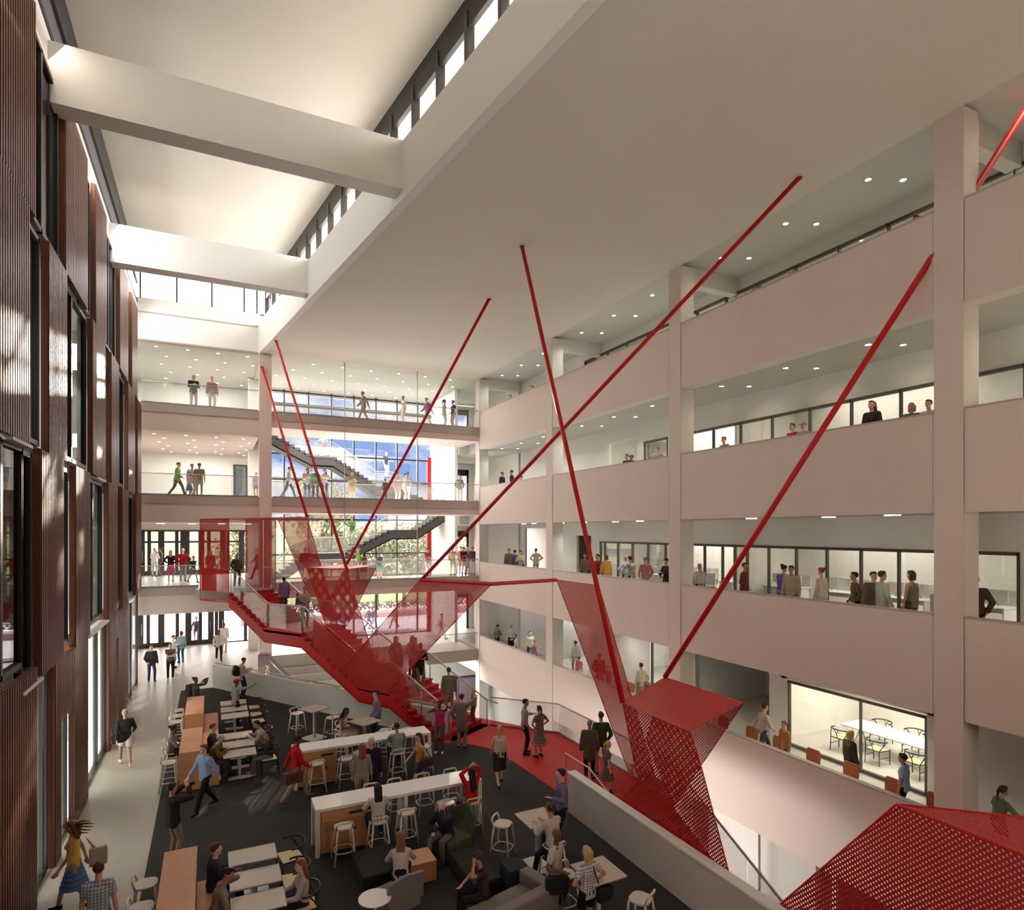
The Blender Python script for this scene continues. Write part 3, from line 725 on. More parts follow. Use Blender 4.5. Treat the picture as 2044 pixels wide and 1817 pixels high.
for i in range(7):
    for j,y in enumerate((35.3,37.0,38.7,40.3,41.8)):
        downlight(3.4+i*1.6+(.75 if j%2 else 0), y, CZ+.02, 'small round downlight in the ceiling in front of the far window', 'downlights over the top far deck')
for i in range(6):
    for j in range(2):
        downlight(4.0+i*1.75+(.8 if j else 0), 35.4+j*1.1, 12.6, 'small round downlight under the soffit of the top far deck', 'downlights under the top far deck')
for bi,(ya,yb) in enumerate(((3.0,7.4),(8.6,16.4),(17.5,25.2),(26.4,34.0))):
    nm = ('nearest','second','third','farthest')[bi]
    for lv,zc_ in ((5,CZ+.12),(4,12.12)):
        n = 2 if bi == 0 else 3
        for i in range(n):
            for j,x in enumerate((15.55,16.4)):
                y = ya+(yb-ya)*(i+.6+(.0 if j else .15))/n
                downlight(x, y, zc_, 'round downlight in the %s gallery bay, %s storey' % (nm, 'top' if lv==5 else 'fourth'), 'downlights, %s bay %s storey' % (nm, 'top' if lv==5 else 'fourth'))
                if j == 0 or bi < 2: SPOTS.append((x,y,zc_-.06))
# short linear lamps under the third-storey ceilings
ll0 = None
def linear(x, y, z, rz, label, group):
    global ll0
    if ll0 is None:
        ll0 = thing('linear_light', label, 'ceiling light', (x,y,z), rz, group)
        MB().box(-.2,.2,-.035,.035,-.03,0).build('diffuser', LAMP, ll0); MB().box(-.22,.22,-.05,.05,-.01,.01).build('housing', WHITE, ll0)
        return
    dup(ll0, (x,y,z), rz, label, group)
for i,y in enumerate((10,12.2,14.6,18.4,20.4,22.8,24.6,27.5,29.6,31.8)):
    linear(15.7+(.5 if i%2 else 0), y, 7.62, PI/2, 'short bar light under the third-storey gallery ceiling', 'bar lights of the third-storey gallery')
    if i%2 == 0: SPOTS.append((15.7,y,7.5))
for i,x in enumerate((-2.5,-1.0,.5,1.9)):
    linear(x, 38.5+i%2, 7.62, .5, 'bar light on the ceiling inside the upper entrance', 'bar lights inside the upper entrance')
def spot(x,y,z,e,ang=150,r=.06,col=(1,.93,.82)):
    d = bpy.data.lights.new('lamp','SPOT'); d.energy = e; d.spot_size = math.radians(ang); d.spot_blend = .9; d.shadow_soft_size = r; d.color = col
    o = bpy.data.objects.new('lamp', d); C.objects.link(o); o.location = (x,y,z); return o
for x,y,z in SPOTS: spot(x,y,z,20 if y<17 else 75,col=(1,.84,.62) if y<17 else (1,.94,.86))
for y in (12,18.2,23,29): spot(16,y,3.0,90,col=(1,.88,.7) if y<19 else (1,.93,.82))
for y in (4,14,22,29): spot(16,y,-1.85,22)
pass
def area(x,y,z,sx,sy,e,col,rot=(0,0,0)):
    d = bpy.data.lights.new('lamp','AREA'); d.shape='RECTANGLE'; d.size=sx; d.size_y=sy; d.energy=e; d.color=col
    o = bpy.data.objects.new('lamp', d); C.objects.link(o); o.location=(x,y,z); o.rotation_euler=rot; return o
area(7,38.8,-.66,8,1.5,260,(1,.97,.93)); area(12.8,36,-.66,2.5,2.5,200,(1,.97,.93)); area(9.8,17,-.46,2,3.5,90,(1,.95,.9))  # added fill lamps under bridge, corner deck and landing to brighten lower level
for lv,zc_ in ((5,16.3),(4,12.0),(3,7.5)):
    for y in (6,13,21): area(19.3,y,zc_,2.2,4.5,75 if y<17 else 110,(1,.93,.8))
area(19.6,12.2,3.0,2.5,3.2,170,(1,.93,.76)); area(19.6,21.2,3.0,2,2,160,(1,.98,.92)); area(19,30,3.0,2,2,60,(1,.98,.92))
for z in (16.4,12.0): area(-.6,39.5,z-.05,3,6,330,(1,.98,.94))
area(8.4,38.6,CZ-.02,10,6,300,(1,.99,.96)); area(8.4,39.9,12.5,8,3,300,(1,.99,.96)); area(0,39.5,7.4,3,6,110,(1,.98,.94))
for z,y in ((12.2,12),(8.2,20),(4.1,12),(4.1,21),(12.4,26)): area(-5.2,y,z-.2 if z>4.2 else 3.9,1.6,6,160 if z>4.2 else 420,(1,.97,.93))
# daylight outside the clerestory, plus added fill on left wall and far decks
area(cex(26)+.75,26,18.6,1.1,16,300,(.96,.97,1),(0,PI/2,math.radians(8.2))); area(XL+.1,26.5,17.6,.85,14,500,(1,.97,.94),(0,math.radians(-55),0)); area(XL+.1,9,17.6,.85,19,180,(1,.84,.7),(0,math.radians(-55),0)); area(cex(9)+.75,9,18.6,1.1,16,50,(1,.98,.96),(0,PI/2,math.radians(8.2)))  # lamps at XL are added fill on a solid ledge, no window there
area(8.5,35.9,13.5,10.5,2.2,60,(1,.98,.96),(PI,0,0)); area(8.5,35.9,9.05,10.5,2.0,260,(1,.98,.96),(PI,0,0)); area(8.5,35.9,4.55,10.5,2.0,200,(1,.98,.96),(PI,0,0))  # added uplights over the far decks, brightening ceiling and soffits
# ================================================================ EXTERIOR
struct('ground_plaza', MB().box(-60,80,44.2,130,-.4,-.05), mat('paving_pale',(176,172,180),.7,var=.05))
gr = MB().slab([(-60,62,-.04),(80,62,-.04),(80,125,9),(-60,125,9)],(0,0,-.3)); tag(gr.build('grass_bank', mat('grass',(84,94,56),.9,var=.25,scale=2)),'green grass bank rising beyond the glass wall','grass',kind='stuff')
LEAF = [mat('leaf_%d'%i,c,.7,var=.3,scale=3) for i,c in enumerate(((46,60,30),(74,78,36),(56,68,42),(92,84,46)))]
BARK = mat('bark',(86,74,62),.9,var=.2)
def tree(x,y,h,w,label,seed,dens=1500):
    r = random.Random(seed); t = thing('tree', label, 'tree', (x,y,0), 0, 'trees beyond the glass wall')
    tk = MB(); tk.tube([(0,0,-.2),(.1,0,h*.3),(-.1,.1,h*.7)], .22, 8, r1=.08)
    for i in range(9):
        a = r.uniform(0,2*PI); z0 = h*r.uniform(.25,.6); tk.tube([(0,0,z0),(w*.35*math.cos(a),w*.35*math.sin(a),z0+h*.18),(w*.6*math.cos(a),w*.6*math.sin(a),z0+h*.26)], .09, 6, r1=.025)
    tk.build('trunk', BARK, t)
    cl = [(r.uniform(-w*.6,w*.6), r.uniform(-w*.6,w*.6), h*r.uniform(.38,.95), r.uniform(.8,1.7)) for _ in range(26)]
    lf = MB()
    for _ in range(dens):
        c = r.choice(cl); d = Vector((r.gauss(0,1),r.gauss(0,1),r.gauss(0,.8))).normalized()*c[3]*r.random()**.4
        p = Vector(c[:3])+d; u = Vector((r.gauss(0,1),r.gauss(0,1),r.gauss(0,1))).normalized(); v = u.orthogonal().normalized(); s = r.uniform(.12,.26)
        lf.cm = 0 if r.random()<.6 else 1
        lf.add([p-u*s,p+v*s*.6,p+u*s,p-v*s*.6],[(0,1,2,3)])
    lf.build('foliage', [LEAF[seed%4],LEAF[(seed+1)%4]], t)
for i,(x,y,h,w,l) in enumerate(((8.8,57,12,3.8,'big green tree outside, seen left behind the charcoal stair'),(9.6,60,9.5,3.6,'yellow-green tree outside, behind the crossing of the rods'),(13.2,55,7.5,3.0,'low leafy tree outside, centre of the far window'),
     (16.6,58,7.8,3.4,'spreading tree outside, right part of the far window'),(20.5,60,7.5,3.4,'tree outside at the right end of the far window'),(24.5,66,9,4,'tree outside beyond the corner window'),(3.0,64,10.5,4,'pale tree outside beyond the upper entrance'))):
    tree(x,y,h,w,l,i+3)
hb = MB()
r = random.Random(5)
for _ in range(2600):
    p = Vector((r.uniform(2,34),r.uniform(51.5,52.6),r.uniform(.62,1.2))); u = Vector((r.gauss(0,1),r.gauss(0,1),r.gauss(0,1))).normalized(); v = u.orthogonal().normalized(); s = .14
    hb.add([p-u*s,p+v*s*.6,p+u*s,p-v*s*.6],[(0,1,2,3)])
tag(hb.build('planting_bed', mat('hedge_leaf',(84,76,56),.8,var=.3)),'low planting along the plaza outside the glass','plants',kind='stuff')
tag(MB().box(2,34,51.3,52.8,-.05,.38).build('planter_wall', mat('planter_brick',(150,120,116),.8,var=.15,scale=6)),'long low planter wall outside the far window','planter wall')
bd = thing('distant_building','pale tan building with a flat roof beyond the trees','building')
MB().box(25,52,84,96,-.1,11).build('wall', mat('tan_wall',(205,186,164),.8), bd); MB().box(24.6,52.4,83.6,96.4,11,11.5).build('roof', mat('roof_grey',(150,146,144),.8), bd)
# sky
w = bpy.data.worlds.new('sky'); bpy.context.scene.world = w; w.use_nodes = True; nt = w.node_tree; nt.nodes.clear()
o = nt.nodes.new('ShaderNodeOutputWorld'); bg = nt.nodes.new('ShaderNodeBackground'); tc = nt.nodes.new('ShaderNodeTexCoord')
mp = nt.nodes.new('ShaderNodeMapping'); mp.inputs['Scale'].default_value = (5,5,11); nz = nt.nodes.new('ShaderNodeTexNoise'); nz.inputs['Scale'].default_value = 1.0; nz.inputs['Detail'].default_value = 7; nz.inputs['Roughness'].default_value = .58
nt.links.new(tc.outputs['Generated'], mp.inputs[0]); nt.links.new(mp.outputs[0], nz.inputs['Vector'])
cr = nt.nodes.new('ShaderNodeValToRGB'); cr.color_ramp.elements[0].position = .46; cr.color_ramp.elements[1].position = .6
cr.color_ramp.elements[0].color = (.20,.36,.72,1); cr.color_ramp.elements[1].color = (.95,.95,.97,1)
nt.links.new(nz.outputs['Fac'], cr.inputs[0])
sp = nt.nodes.new('ShaderNodeSeparateXYZ'); nt.links.new(tc.outputs['Generated'], sp.inputs[0])
ra0 = nt.nodes.new('ShaderNodeMapRange'); ra0.inputs[1].default_value = -.02; ra0.inputs[2].default_value = .05; nt.links.new(sp.outputs['X'], ra0.inputs[0])
ra1 = nt.nodes.new('ShaderNodeMapRange'); ra1.inputs[1].default_value = .42; ra1.inputs[2].default_value = .36; nt.links.new(sp.outputs['X'], ra1.inputs[0])
ra2 = nt.nodes.new('ShaderNodeMath'); ra2.operation = 'MULTIPLY'; nt.links.new(ra0.outputs[0], ra2.inputs[0]); nt.links.new(ra1.outputs[0], ra2.inputs[1])
ra3 = nt.nodes.new('ShaderNodeMath'); ra3.operation = 'GREATER_THAN'; ra3.inputs[1].default_value = 0; nt.links.new(sp.outputs['Y'], ra3.inputs[0])
ra = nt.nodes.new('ShaderNodeMath'); ra.operation = 'MULTIPLY'; nt.links.new(ra2.outputs[0], ra.inputs[0]); nt.links.new(ra3.outputs[0], ra.inputs[1])
mx = nt.nodes.new('ShaderNodeMix'); mx.data_type = 'RGBA'; mx.inputs[6].default_value = (9.7,9.3,9.0,1)
rz_ = nt.nodes.new('ShaderNodeMapRange'); rz_.inputs[1].default_value = .3; rz_.inputs[2].default_value = .25; nt.links.new(sp.outputs['Z'], rz_.inputs[0])
ml = nt.nodes.new('ShaderNodeMath'); ml.operation = 'MULTIPLY'; nt.links.new(ra.outputs[0], ml.inputs[0]); nt.links.new(rz_.outputs[0], ml.inputs[1]); nt.links.new(ml.outputs[0], mx.inputs[0]); nt.links.new(cr.outputs[0], mx.inputs[7]); nt.links.new(mx.outputs[2], bg.inputs[0]); bg.inputs[1].default_value = 1.0
nt.links.new(bg.outputs[0], o.inputs[0])
sd = bpy.data.lights.new('sun','SUN'); sd.energy = 6.5; sd.angle = math.radians(.6); sd.color = (1,.88,.72)
so = bpy.data.objects.new('sun', sd); C.objects.link(so)
so.rotation_euler = Vector((-.36,-.93,-math.tan(math.radians(9.5)))).to_track_quat('-Z','Y').to_euler()
# camera
cd = bpy.data.cameras.new('camera'); co = bpy.data.objects.new('camera', cd); C.objects.link(co)
cd.sensor_fit = 'HORIZONTAL'; cd.sensor_width = 36; cd.lens = F/2044*36; cd.shift_y = (HY-908.5)/2044; cd.clip_start = .05; cd.clip_end = 400
co.location = (0,0,CH); co.rotation_euler = (PI/2,0,-AZ)
sc = bpy.context.scene; sc.camera = co
sc.view_settings.view_transform = 'Standard'; sc.view_settings.look = 'None'; sc.view_settings.gamma = 1; sc.view_settings.exposure = 0.40
sc.cycles.max_bounces = 6; sc.cycles.diffuse_bounces = 3; sc.cycles.glossy_bounces = 2; sc.cycles.transparent_max_bounces = 16; sc.cycles.use_adaptive_sampling = True; sc.cycles.adaptive_threshold = .1; sc.cycles.time_limit = 1050; sc.cycles.caustics_reflective = False; sc.cycles.caustics_refractive = False

for px,l in ((688,'thin vertical steel hanger in front of the far decks, left one'),(833,'thin vertical steel hanger in front of the far decks, right one')):
    x = XY(px,YF-.12); t = thing('hanger_rod', l, 'rod'); MB().tube([(x,YF-.12,4.2),(x,YF-.12,CZ)], .022, 6).build('rod_shaft', STEEL, t); MB().cyl((x,YF-.12,CZ-.03),.06,.03).build('ceiling_plate', STEEL, t)
# ================================================================ PEOPLE
def ik(a, b, l1, l2, pole):
    a = Vector(a); b = Vector(b); d = b - a; L = min(d.length, (l1+l2)*.995); u = d.normalized(); b = a + u*L
    x = (l1*l1 - l2*l2 + L*L)/(2*L); h = math.sqrt(max(0, l1*l1 - x*x))
    p = Vector(pole); p = (p - u*p.dot(u))
    if p.length < 1e-4: p = u.orthogonal()
    return a + u*x + p.normalized()*h, b
POSES = {
 'stand':  dict(),
 'stand2': dict(f=((-.13,.05,0),(.1,-.03,0)), h=((-.25,.08,.84),(.2,.16,.95)), turn=.3),
 'pocket': dict(h=((-.22,.1,.93),(.22,.1,.93)), f=((-.12,0,0),(.13,.06,0))),
 'crossed':dict(h=((.1,.22,1.16),(-.1,.24,1.12)), epole=((-1,-.1,-.6),(1,-.1,-.6))),
 'hips':   dict(h=((-.17,.06,1.02),(.17,.06,1.02)), epole=((-1,-.4,0),(1,-.4,0))),
 'walk':   dict(f=((-.08,.34,0),(.08,-.36,.07)), h=((-.25,-.2,.88),(.25,.28,.95)), lean=.06),
 'walk2':  dict(f=((-.08,-.3,.06),(.08,.28,0)), h=((-.24,.22,.9),(.24,-.16,.86)), lean=.05, turn=.2),
 'hold':   dict(h=((-.07,.34,1.2),(.09,.33,1.18)), nod=.35),
 'camera': dict(h=((-.07,.3,1.56),(.09,.3,1.55)), epole=((-1,0,-.8),(1,0,-.8)), lean=-.05),
 'point':  dict(h=((-.22,.05,.9),(.34,.62,1.5)), epole=((-1,-.5,-.3),(.3,0,-1)), turn=-.2),
 'selfie': dict(h=((-.4,.5,1.66),(.1,.16,1.5)), epole=((-.4,0,-1),(1,0,-.8)), turn=.3),
 'carry':  dict(h=((-.05,.3,1.15),(.12,.28,1.1)), turn=.5),
 'talk':   dict(h=((-.2,.3,1.2),(.22,.1,.9)), turn=.3, f=((-.12,.05,0),(.12,0,0))),
 'look':   dict(h=((-.24,.02,.82),(.24,.02,.82)), turn=-.5),
 'lean':   dict(h=((-.22,.36,1.08),(.22,.36,1.08)), lean=.16, epole=((-1,-.2,-.4),(1,-.2,-.4))),
 'bagarm': dict(h=((-.24,.05,.85),(.2,.2,1.06)), turn=.15),
 'sit':    dict(pz=.5, f=((-.12,.46,0),(.12,.5,0)), h=((-.14,.38,.66),(.14,.38,.66)), lean=.05),
 'sitlean':dict(pz=.5, f=((-.12,.5,0),(.12,.42,0)), h=((-.12,.45,.8),(.1,.42,.84)), lean=.3, nod=.2),
 'sitthink':dict(pz=.47, f=((-.16,.4,0),(.1,.56,0)), h=((-.02,.22,1.08),(.14,.34,.62)), lean=.22, nod=.3, epole=((-1,.6,-1),(1,-.6,-.2))),
 'sitphone':dict(pz=.47, f=((-.12,.5,0),(.12,.46,0)), h=((-.1,.22,1.14),(.12,.4,.64)), lean=.12, nod=.25, epole=((-1,.3,-1),(1,-.6,-.2))),
 'stool':  dict(pz=.80, f=((-.12,.3,.26),(.12,.3,.26)), h=((-.14,.4,1.1),(.14,.38,1.1)), lean=.1),
 'stoolin':dict(pz=.80, f=((-.12,.3,.26),(.14,.2,.26)), h=((-.16,.3,1.0),(.16,.34,.98)), lean=.12, nod=.3),
 'stoolup':dict(pz=.80, f=((-.12,.3,.26),(.12,.34,.26)), h=((-.1,-.06,1.66),(.1,-.06,1.66)), epole=((-1,.3,.4),(1,.3,.4)), lean=0),
 'stoolfloor':dict(pz=.80, f=((-.14,.42,.0),(.12,.3,.26)), h=((-.14,.42,1.08),(.14,.42,1.08)), lean=.12),
 'wave':   dict(h=((-.2,.2,1.0),(.48,.3,1.12)), lean=.05),
}
def skeleton(p, sex):
    q = dict(f=((-.1,.02,0),(.1,.02,0)), h=((-.25,.06,.83),(.25,.06,.83)), lean=.02, pz=.93, turn=0, nod=0, epole=((-.6,-1,-.2),(.6,-1,-.2)))
    q.update(POSES[p]); l = q['lean']; u = Vector((0, math.sin(l), math.cos(l)))
    P = Vector((0, 0, q['pz'])); K = {}
    sw = .175 if sex == 'm' else .155; hw = .085 if sex == 'm' else .092
    K['P'] = P; K['W'] = P + u*.16; K['C'] = P + u*.36; K['N'] = P + u*.51
    u2 = Vector((0, math.sin(l+q['nod']*.6), math.cos(l+q['nod']*.6)))
    K['H'] = K['N'] + u2*.17 + Vector((0,.025,0)); K['q'] = q; K['u2'] = u2
    for i, sg in enumerate((-1, 1)):
        S = K['N'] - u*.065 + Vector((sg*sw,0,0)); h, w = ik(S, q['h'][i], .285, .255, q['epole'][i])
        K['S%d'%i] = S; K['E%d'%i] = h; K['A%d'%i] = w
        Hp = P + Vector((sg*hw,0,-.01)); fx, fy, fz = q['f'][i]
        k, a = ik(Hp, (fx, fy, fz+.085), .43, .43, (sg*.15, 1, .15))
        K['h%d'%i] = Hp; K['k%d'%i] = k; K['a%d'%i] = a
    return K
def hand(m, wrist, elbow, sg):
    d = (wrist - elbow).normalized(); side = Vector((-sg,0,0)); side = (side - d*side.dot(d))
    side = side.normalized() if side.length > .05 else d.orthogonal().normalized()
    nrm = d.cross(side).normalized()
    if abs(d.z) > .7: side, nrm = nrm, side
    c = wrist + d*.045
    for k in (-1,0,1): m.cap(wrist + side*.012*k, c + side*.022*k + d*.03, .017, .015, 8)
    for k,L in zip((-1.5,-.5,.5,1.5),(.062,.07,.072,.056)):
        b0 = c + d*.035 + side*.0215*k; b1 = b0 + d*L*.55 + nrm*.006; b2 = b1 + d*L*.42 + nrm*.018
        m.cap(b0, b1, .0102, .0095, 6); m.cap(b1, b2, .0095, .0085, 6)
    t0 = wrist + d*.025 + side*.03; t1 = t0 + d*.03 + side*.024 + nrm*.008; m.cap(t0, t1, .012, .011, 6); m.cap(t1, t1 + d*.028 + nrm*.01, .011, .009, 6)
_RM = {}
def remesh(m, name, vox, smooth=2, dec=None):
    me = m.mesh('tmp'); o = bpy.data.objects.new('tmp', me); C.objects.link(o)
    r = o.modifiers.new('r','REMESH'); r.mode = 'VOXEL'; r.voxel_size = vox; r.use_smooth_shade = True
    if smooth: s = o.modifiers.new('s','SMOOTH'); s.iterations = smooth; s.factor = .5
    dg = bpy.context.evaluated_depsgraph_get(); n = bpy.data.meshes.new_from_object(o.evaluated_get(dg)); n.name = name
    bpy.data.objects.remove(o); bpy.data.meshes.remove(me); n.materials.clear()
    return n
def head_rot(K): return Matrix.Rotation(-K['q']['turn'], 3, 'Z') @ Matrix.Rotation(-K['q']['nod'], 3, 'X')
def body_mesh(p, sex):
    key = ('b', p, sex)
    if key in _RM: return _RM[key]
    K = skeleton(p, sex); m = MB(); f = .92 if sex == 'f' else 1
    for a,b,ra,rb in (('P','W',.125,.112),('W','C',.115,.13)):
        for dx in (-.05,0,.05): m.cap(K[a]+Vector((dx,0,0)), K[b]+Vector((dx*1.1,0,0)), ra*.8*f, rb*.8*f, 12)
    m.cap(K['C'], K['N']-Vector((0,0,.05)), .11*f, .07, 12); m.cap(K['N']-Vector((0,0,.04)), K['H']-K['u2']*.05, .055*f, .05*f, 10)
    for i, sg in enumerate((-1,1)):
        m.cap(K['N']-Vector((0,0,.07)), K['S%d'%i], .06, .055*f, 10)
        m.cap(K['S%d'%i], K['E%d'%i], .052*f, .04*f, 10); m.cap(K['E%d'%i], K['A%d'%i], .041*f, .027*f, 10)
        hand(m, K['A%d'%i], K['E%d'%i], sg)
        m.cap(K['h%d'%i], K['k%d'%i], .085, .055, 12); m.cap(K['k%d'%i], K['a%d'%i], .056, .038, 12)
        a = K['a%d'%i]; d = Vector((sg*.12,1,-.02)).normalized(); g = a + Vector((0,0,-.05))
        m.cap(g - d*.04, g + d*.15, .04, .032, 8); m.cap(g - d*.04+Vector((0,0,.05)), g+d*.05, .036, .036, 8)
    H = K['H']; Rm = head_rot(K)
    def hp(x,y,z): return H + Rm @ Vector((x,y,z))
    M4 = Rm
    m.ell(H + Rm @ Vector((0,-.008,.025)), (.074,.092,.092), 16, 10, M4); m.ell(hp(0,.022,-.038), (.056,.066,.075), 14, 8, M4)
    m.cap(hp(0,.084,.02), hp(0,.102,-.018), .009, .015, 8); m.cap(hp(-.02,.075,-.052), hp(.02,.075,-.052), .012, .012, 6); m.cap(hp(0,.066,-.09), hp(0,.068,-.085), .024, .02, 8)
    m.cap(hp(-.045,.072,.04), hp(.045,.072,.04), .013, .013, 6)
    for sg in (-1,1): m.ell(hp(sg*.077,-.005,-.005), (.012,.02,.032), 8, 6, M4); m.ell(hp(sg*.04,.06,-.02), (.022,.018,.02), 8, 6, M4)
    me = remesh(m, 'body', .0125, 2)
    e1, e2, mo = hp(-.03,.082,.016), hp(.03,.082,.016), hp(0,.092,-.054)
    zf = [K['a0'], K['a1']]
    idx = []
    for pl in me.polygons:
        c = pl.center; v = 0
        if (c-e1).length < .015 or (c-e2).length < .015: v = 1
        elif abs((c-mo).z) < .009 and (c-mo).length < .026: v = 2
        elif min(Vector((c.x-a.x, c.y-a.y)).length + max(0, c.z-a.z-.01)*20 for a in zf) < .24 and min(c.z - a.z for a in zf if (Vector((c.x,c.y))-Vector((a.x,a.y))).length < .24) < .012: v = 3
        idx.append(v)
    me.polygons.foreach_set('material_index', idx); _RM[key] = (me, K); return _RM[key]
def top_mesh(p, sex, kind):
    key = ('t', p, sex, kind)
    if key in _RM: return _RM[key]
    K = body_mesh(p, sex)[1]; m = MB(); f = .92 if sex == 'f' else 1; g = {'jacket':.022,'coat':.024}.get(kind, .013)
    sit = K['q']['pz'] < .9; low = K['P'] - Vector((0,0,.0 if sit else .06))
    if kind in ('tee','tank') and not sit: low = K['P'] - Vector((0,0,.035))
    for dx in (-.055,0,.055):
        m.cap(low+Vector((dx*1.15,0,0)), K['W']+Vector((dx,0,0)), .105*f+g, .088*f+g, 12); m.cap(K['W']+Vector((dx,0,0)), K['C']+Vector((dx*1.15,0,0)), .088*f+g, .104*f+g, 12)
    m.cap(K['C'], K['N']-Vector((0,0,.06)), .112*f+g, .07+g*.6, 12)
    if kind == 'coat' and not sit: m.cap(K['P'], K['P']-Vector((0,0,.25)), .14+g, .15+g, 12)
    if sex == 'f':
        for sg in (-1,1): m.ell(K['C']+Vector((sg*.06,.09,-.03)), (.055,.05,.055), 8, 6)
    if kind != 'tank':
        m.cap(K['N']-Vector((0,0,.05)), K['N']-Vector((0,0,.015)), .06, .052, 10)
        for i in (0,1):
            S,E,Aw = K['S%d'%i],K['E%d'%i],K['A%d'%i]
            m.cap(K['N']-Vector((0,0,.07)), S, .06+g*.6, .056*f+g, 10)
            if kind == 'tee': m.cap(S, S.lerp(E,.55), .056*f+g, .05*f+g, 10)
            else: m.cap(S, E, .055*f+g, .045*f+g, 10); m.cap(E, E.lerp(Aw,.9), .045*f+g, .034*f+g*.9, 10)
    else:
        for i in (0,1): m.cap(K['C'], K['N'].lerp(K['S%d'%i],.6)-Vector((0,0,.0)), .06, .032, 8)
    me = remesh(m, 'top', .016, 3); _RM[key] = me; return me
def bottom_mesh(p, sex, kind):
    key = ('l', p, sex, kind)
    if key in _RM: return _RM[key]
    K = body_mesh(p, sex)[1]; m = MB(); P = K['P']
    for dx in (-.05,.05): m.cap(P+Vector((dx,-.0,-.01)), P+Vector((dx*.9,0,.09)), .108, .096, 12)
    for i in (0,1):
        h,k,a = K['h%d'%i],K['k%d'%i],K['a%d'%i]
        if kind == 'trousers': m.cap(h,k,.098,.068,12); m.cap(k,a+Vector((0,0,.0)),.067,.054,12)
        elif kind == 'shorts': m.cap(h,h.lerp(k,.62),.1,.09,12)
        elif kind == 'skirt':
            m.cap(h,h.lerp(k,.95),.108,.1,12)
    if kind == 'skirt':
        k = (K['k0']+K['k1'])/2; hh = (K['h0']+K['h1'])/2
        for f_ in (.25,.5,.75,.95): m.ell(hh.lerp(k,f_), (.16+.05*f_,.11+.04*f_,.1), 14, 8)
    if kind == 'flare':
        for f_ in range(6): z = P.z-.02-.085*f_; m.ell((P.x,P.y+.0,z), (.15+.028*f_,.125+.026*f_,.06), 16, 8)
    me = remesh(m, 'bottom', .017, 3); _RM[key] = me; return me
def hair_mesh(p, sex, style):
    key = ('h', p, sex, style)
    if key in _RM: return _RM[key]
    K = body_mesh(p, sex)[1]; H = K['H']; Rm = head_rot(K); m = MB()
    def hp(x,y,z): return H + Rm @ Vector((x,y,z))
    if style != 'bald':
        m.ell(hp(0,-.026,.04), (.082,.09,.088), 16, 10, Rm); m.ell(hp(0,.02,.085), (.06,.062,.04), 12, 8, Rm)
        if style in ('long','vlong','blown'): 
            L = {'long':.26,'vlong':.42,'blown':.22}[style]
            for k in (-2,-1,0,1,2): m.cap(hp(.026*k,-.075+.008*abs(k),.04), hp(.03*k,-.13,-L+abs(k)*.02), .042, .028, 10)
            if style == 'blown':
                for k,(yy,zz) in enumerate(((-.36,.1),(-.42,.04),(-.4,-.03),(-.34,-.1),(-.28,-.16),(-.3,.0))): m.cap(hp(.012*(k-3),-.09,.04-.025*k), hp(.02*(k-3),yy*.6,zz+.02), .03, .018, 8); m.cap(hp(.02*(k-3),yy*.6,zz+.02), hp(.026*(k-3),yy,zz), .018, .006, 8)
        if style in ('pony','bun','bob'):
            if style == 'pony': m.ell(hp(0,-.12,.03), (.03,.03,.03)); m.cap(hp(0,-.13,.02), hp(0,-.15,-.2), .032, .016, 8)
            if style == 'bun': m.ell(hp(0,-.115,.085), (.048,.045,.045))
            if style == 'bob':
                for k in (-1,0,1): m.cap(hp(.055*k,-.05,.02), hp(.062*k,-.05,-.1), .045, .035, 10)
        if style == 'turban': m.ell(hp(0,-.03,.075), (.1,.105,.085), 14, 8, Rm); m.ell(hp(.03,.06,.1), (.04,.035,.035))
        if style in ('cap','hat'):
            m.ell(hp(0,-.01,.06), (.086,.1,.07), 14, 8, Rm); m.cap(hp(-.04,.1,.05), hp(.04,.1,.05), .014, .014, 8); m.cap(hp(-.03,.13,.045), hp(.03,.13,.045), .01, .01, 8)
        if style == 'hat': m.tube([hp(.115*math.cos(a*PI/8), .125*math.sin(a*PI/8), .045) for a in range(16)], .018, 6, closed=True)
    me = m.mesh('hair'); _RM[key] = me; return me
SK = {'l':mat('skin_light',(222,180,156),.55,var=.04), 'm':mat('skin_tan',(190,140,112),.55,var=.04), 'd':mat('skin_dark',(112,76,60),.5,var=.05)}
EYE = mat('eye_dark',(30,24,22),.3); LIP = {k:mat('lip_'+k,c,.5) for k,c in (('l',(176,96,88)),('m',(150,86,76)),('d',(92,48,42)))}
HC = {'k':(30,26,24),'b':(74,50,36),'n':(120,84,56),'y':(196,160,100),'r':(150,72,40),'g':(150,146,140),'w':(206,202,194)}
def cloth(c, plaidy=False): return mat(('plaid_' if plaidy else 'cloth_')+'%02x%02x%02x' % c, c, .85, var=.1, scale=30, spec=.15, kind='plaid' if plaidy else None)
npers = 0
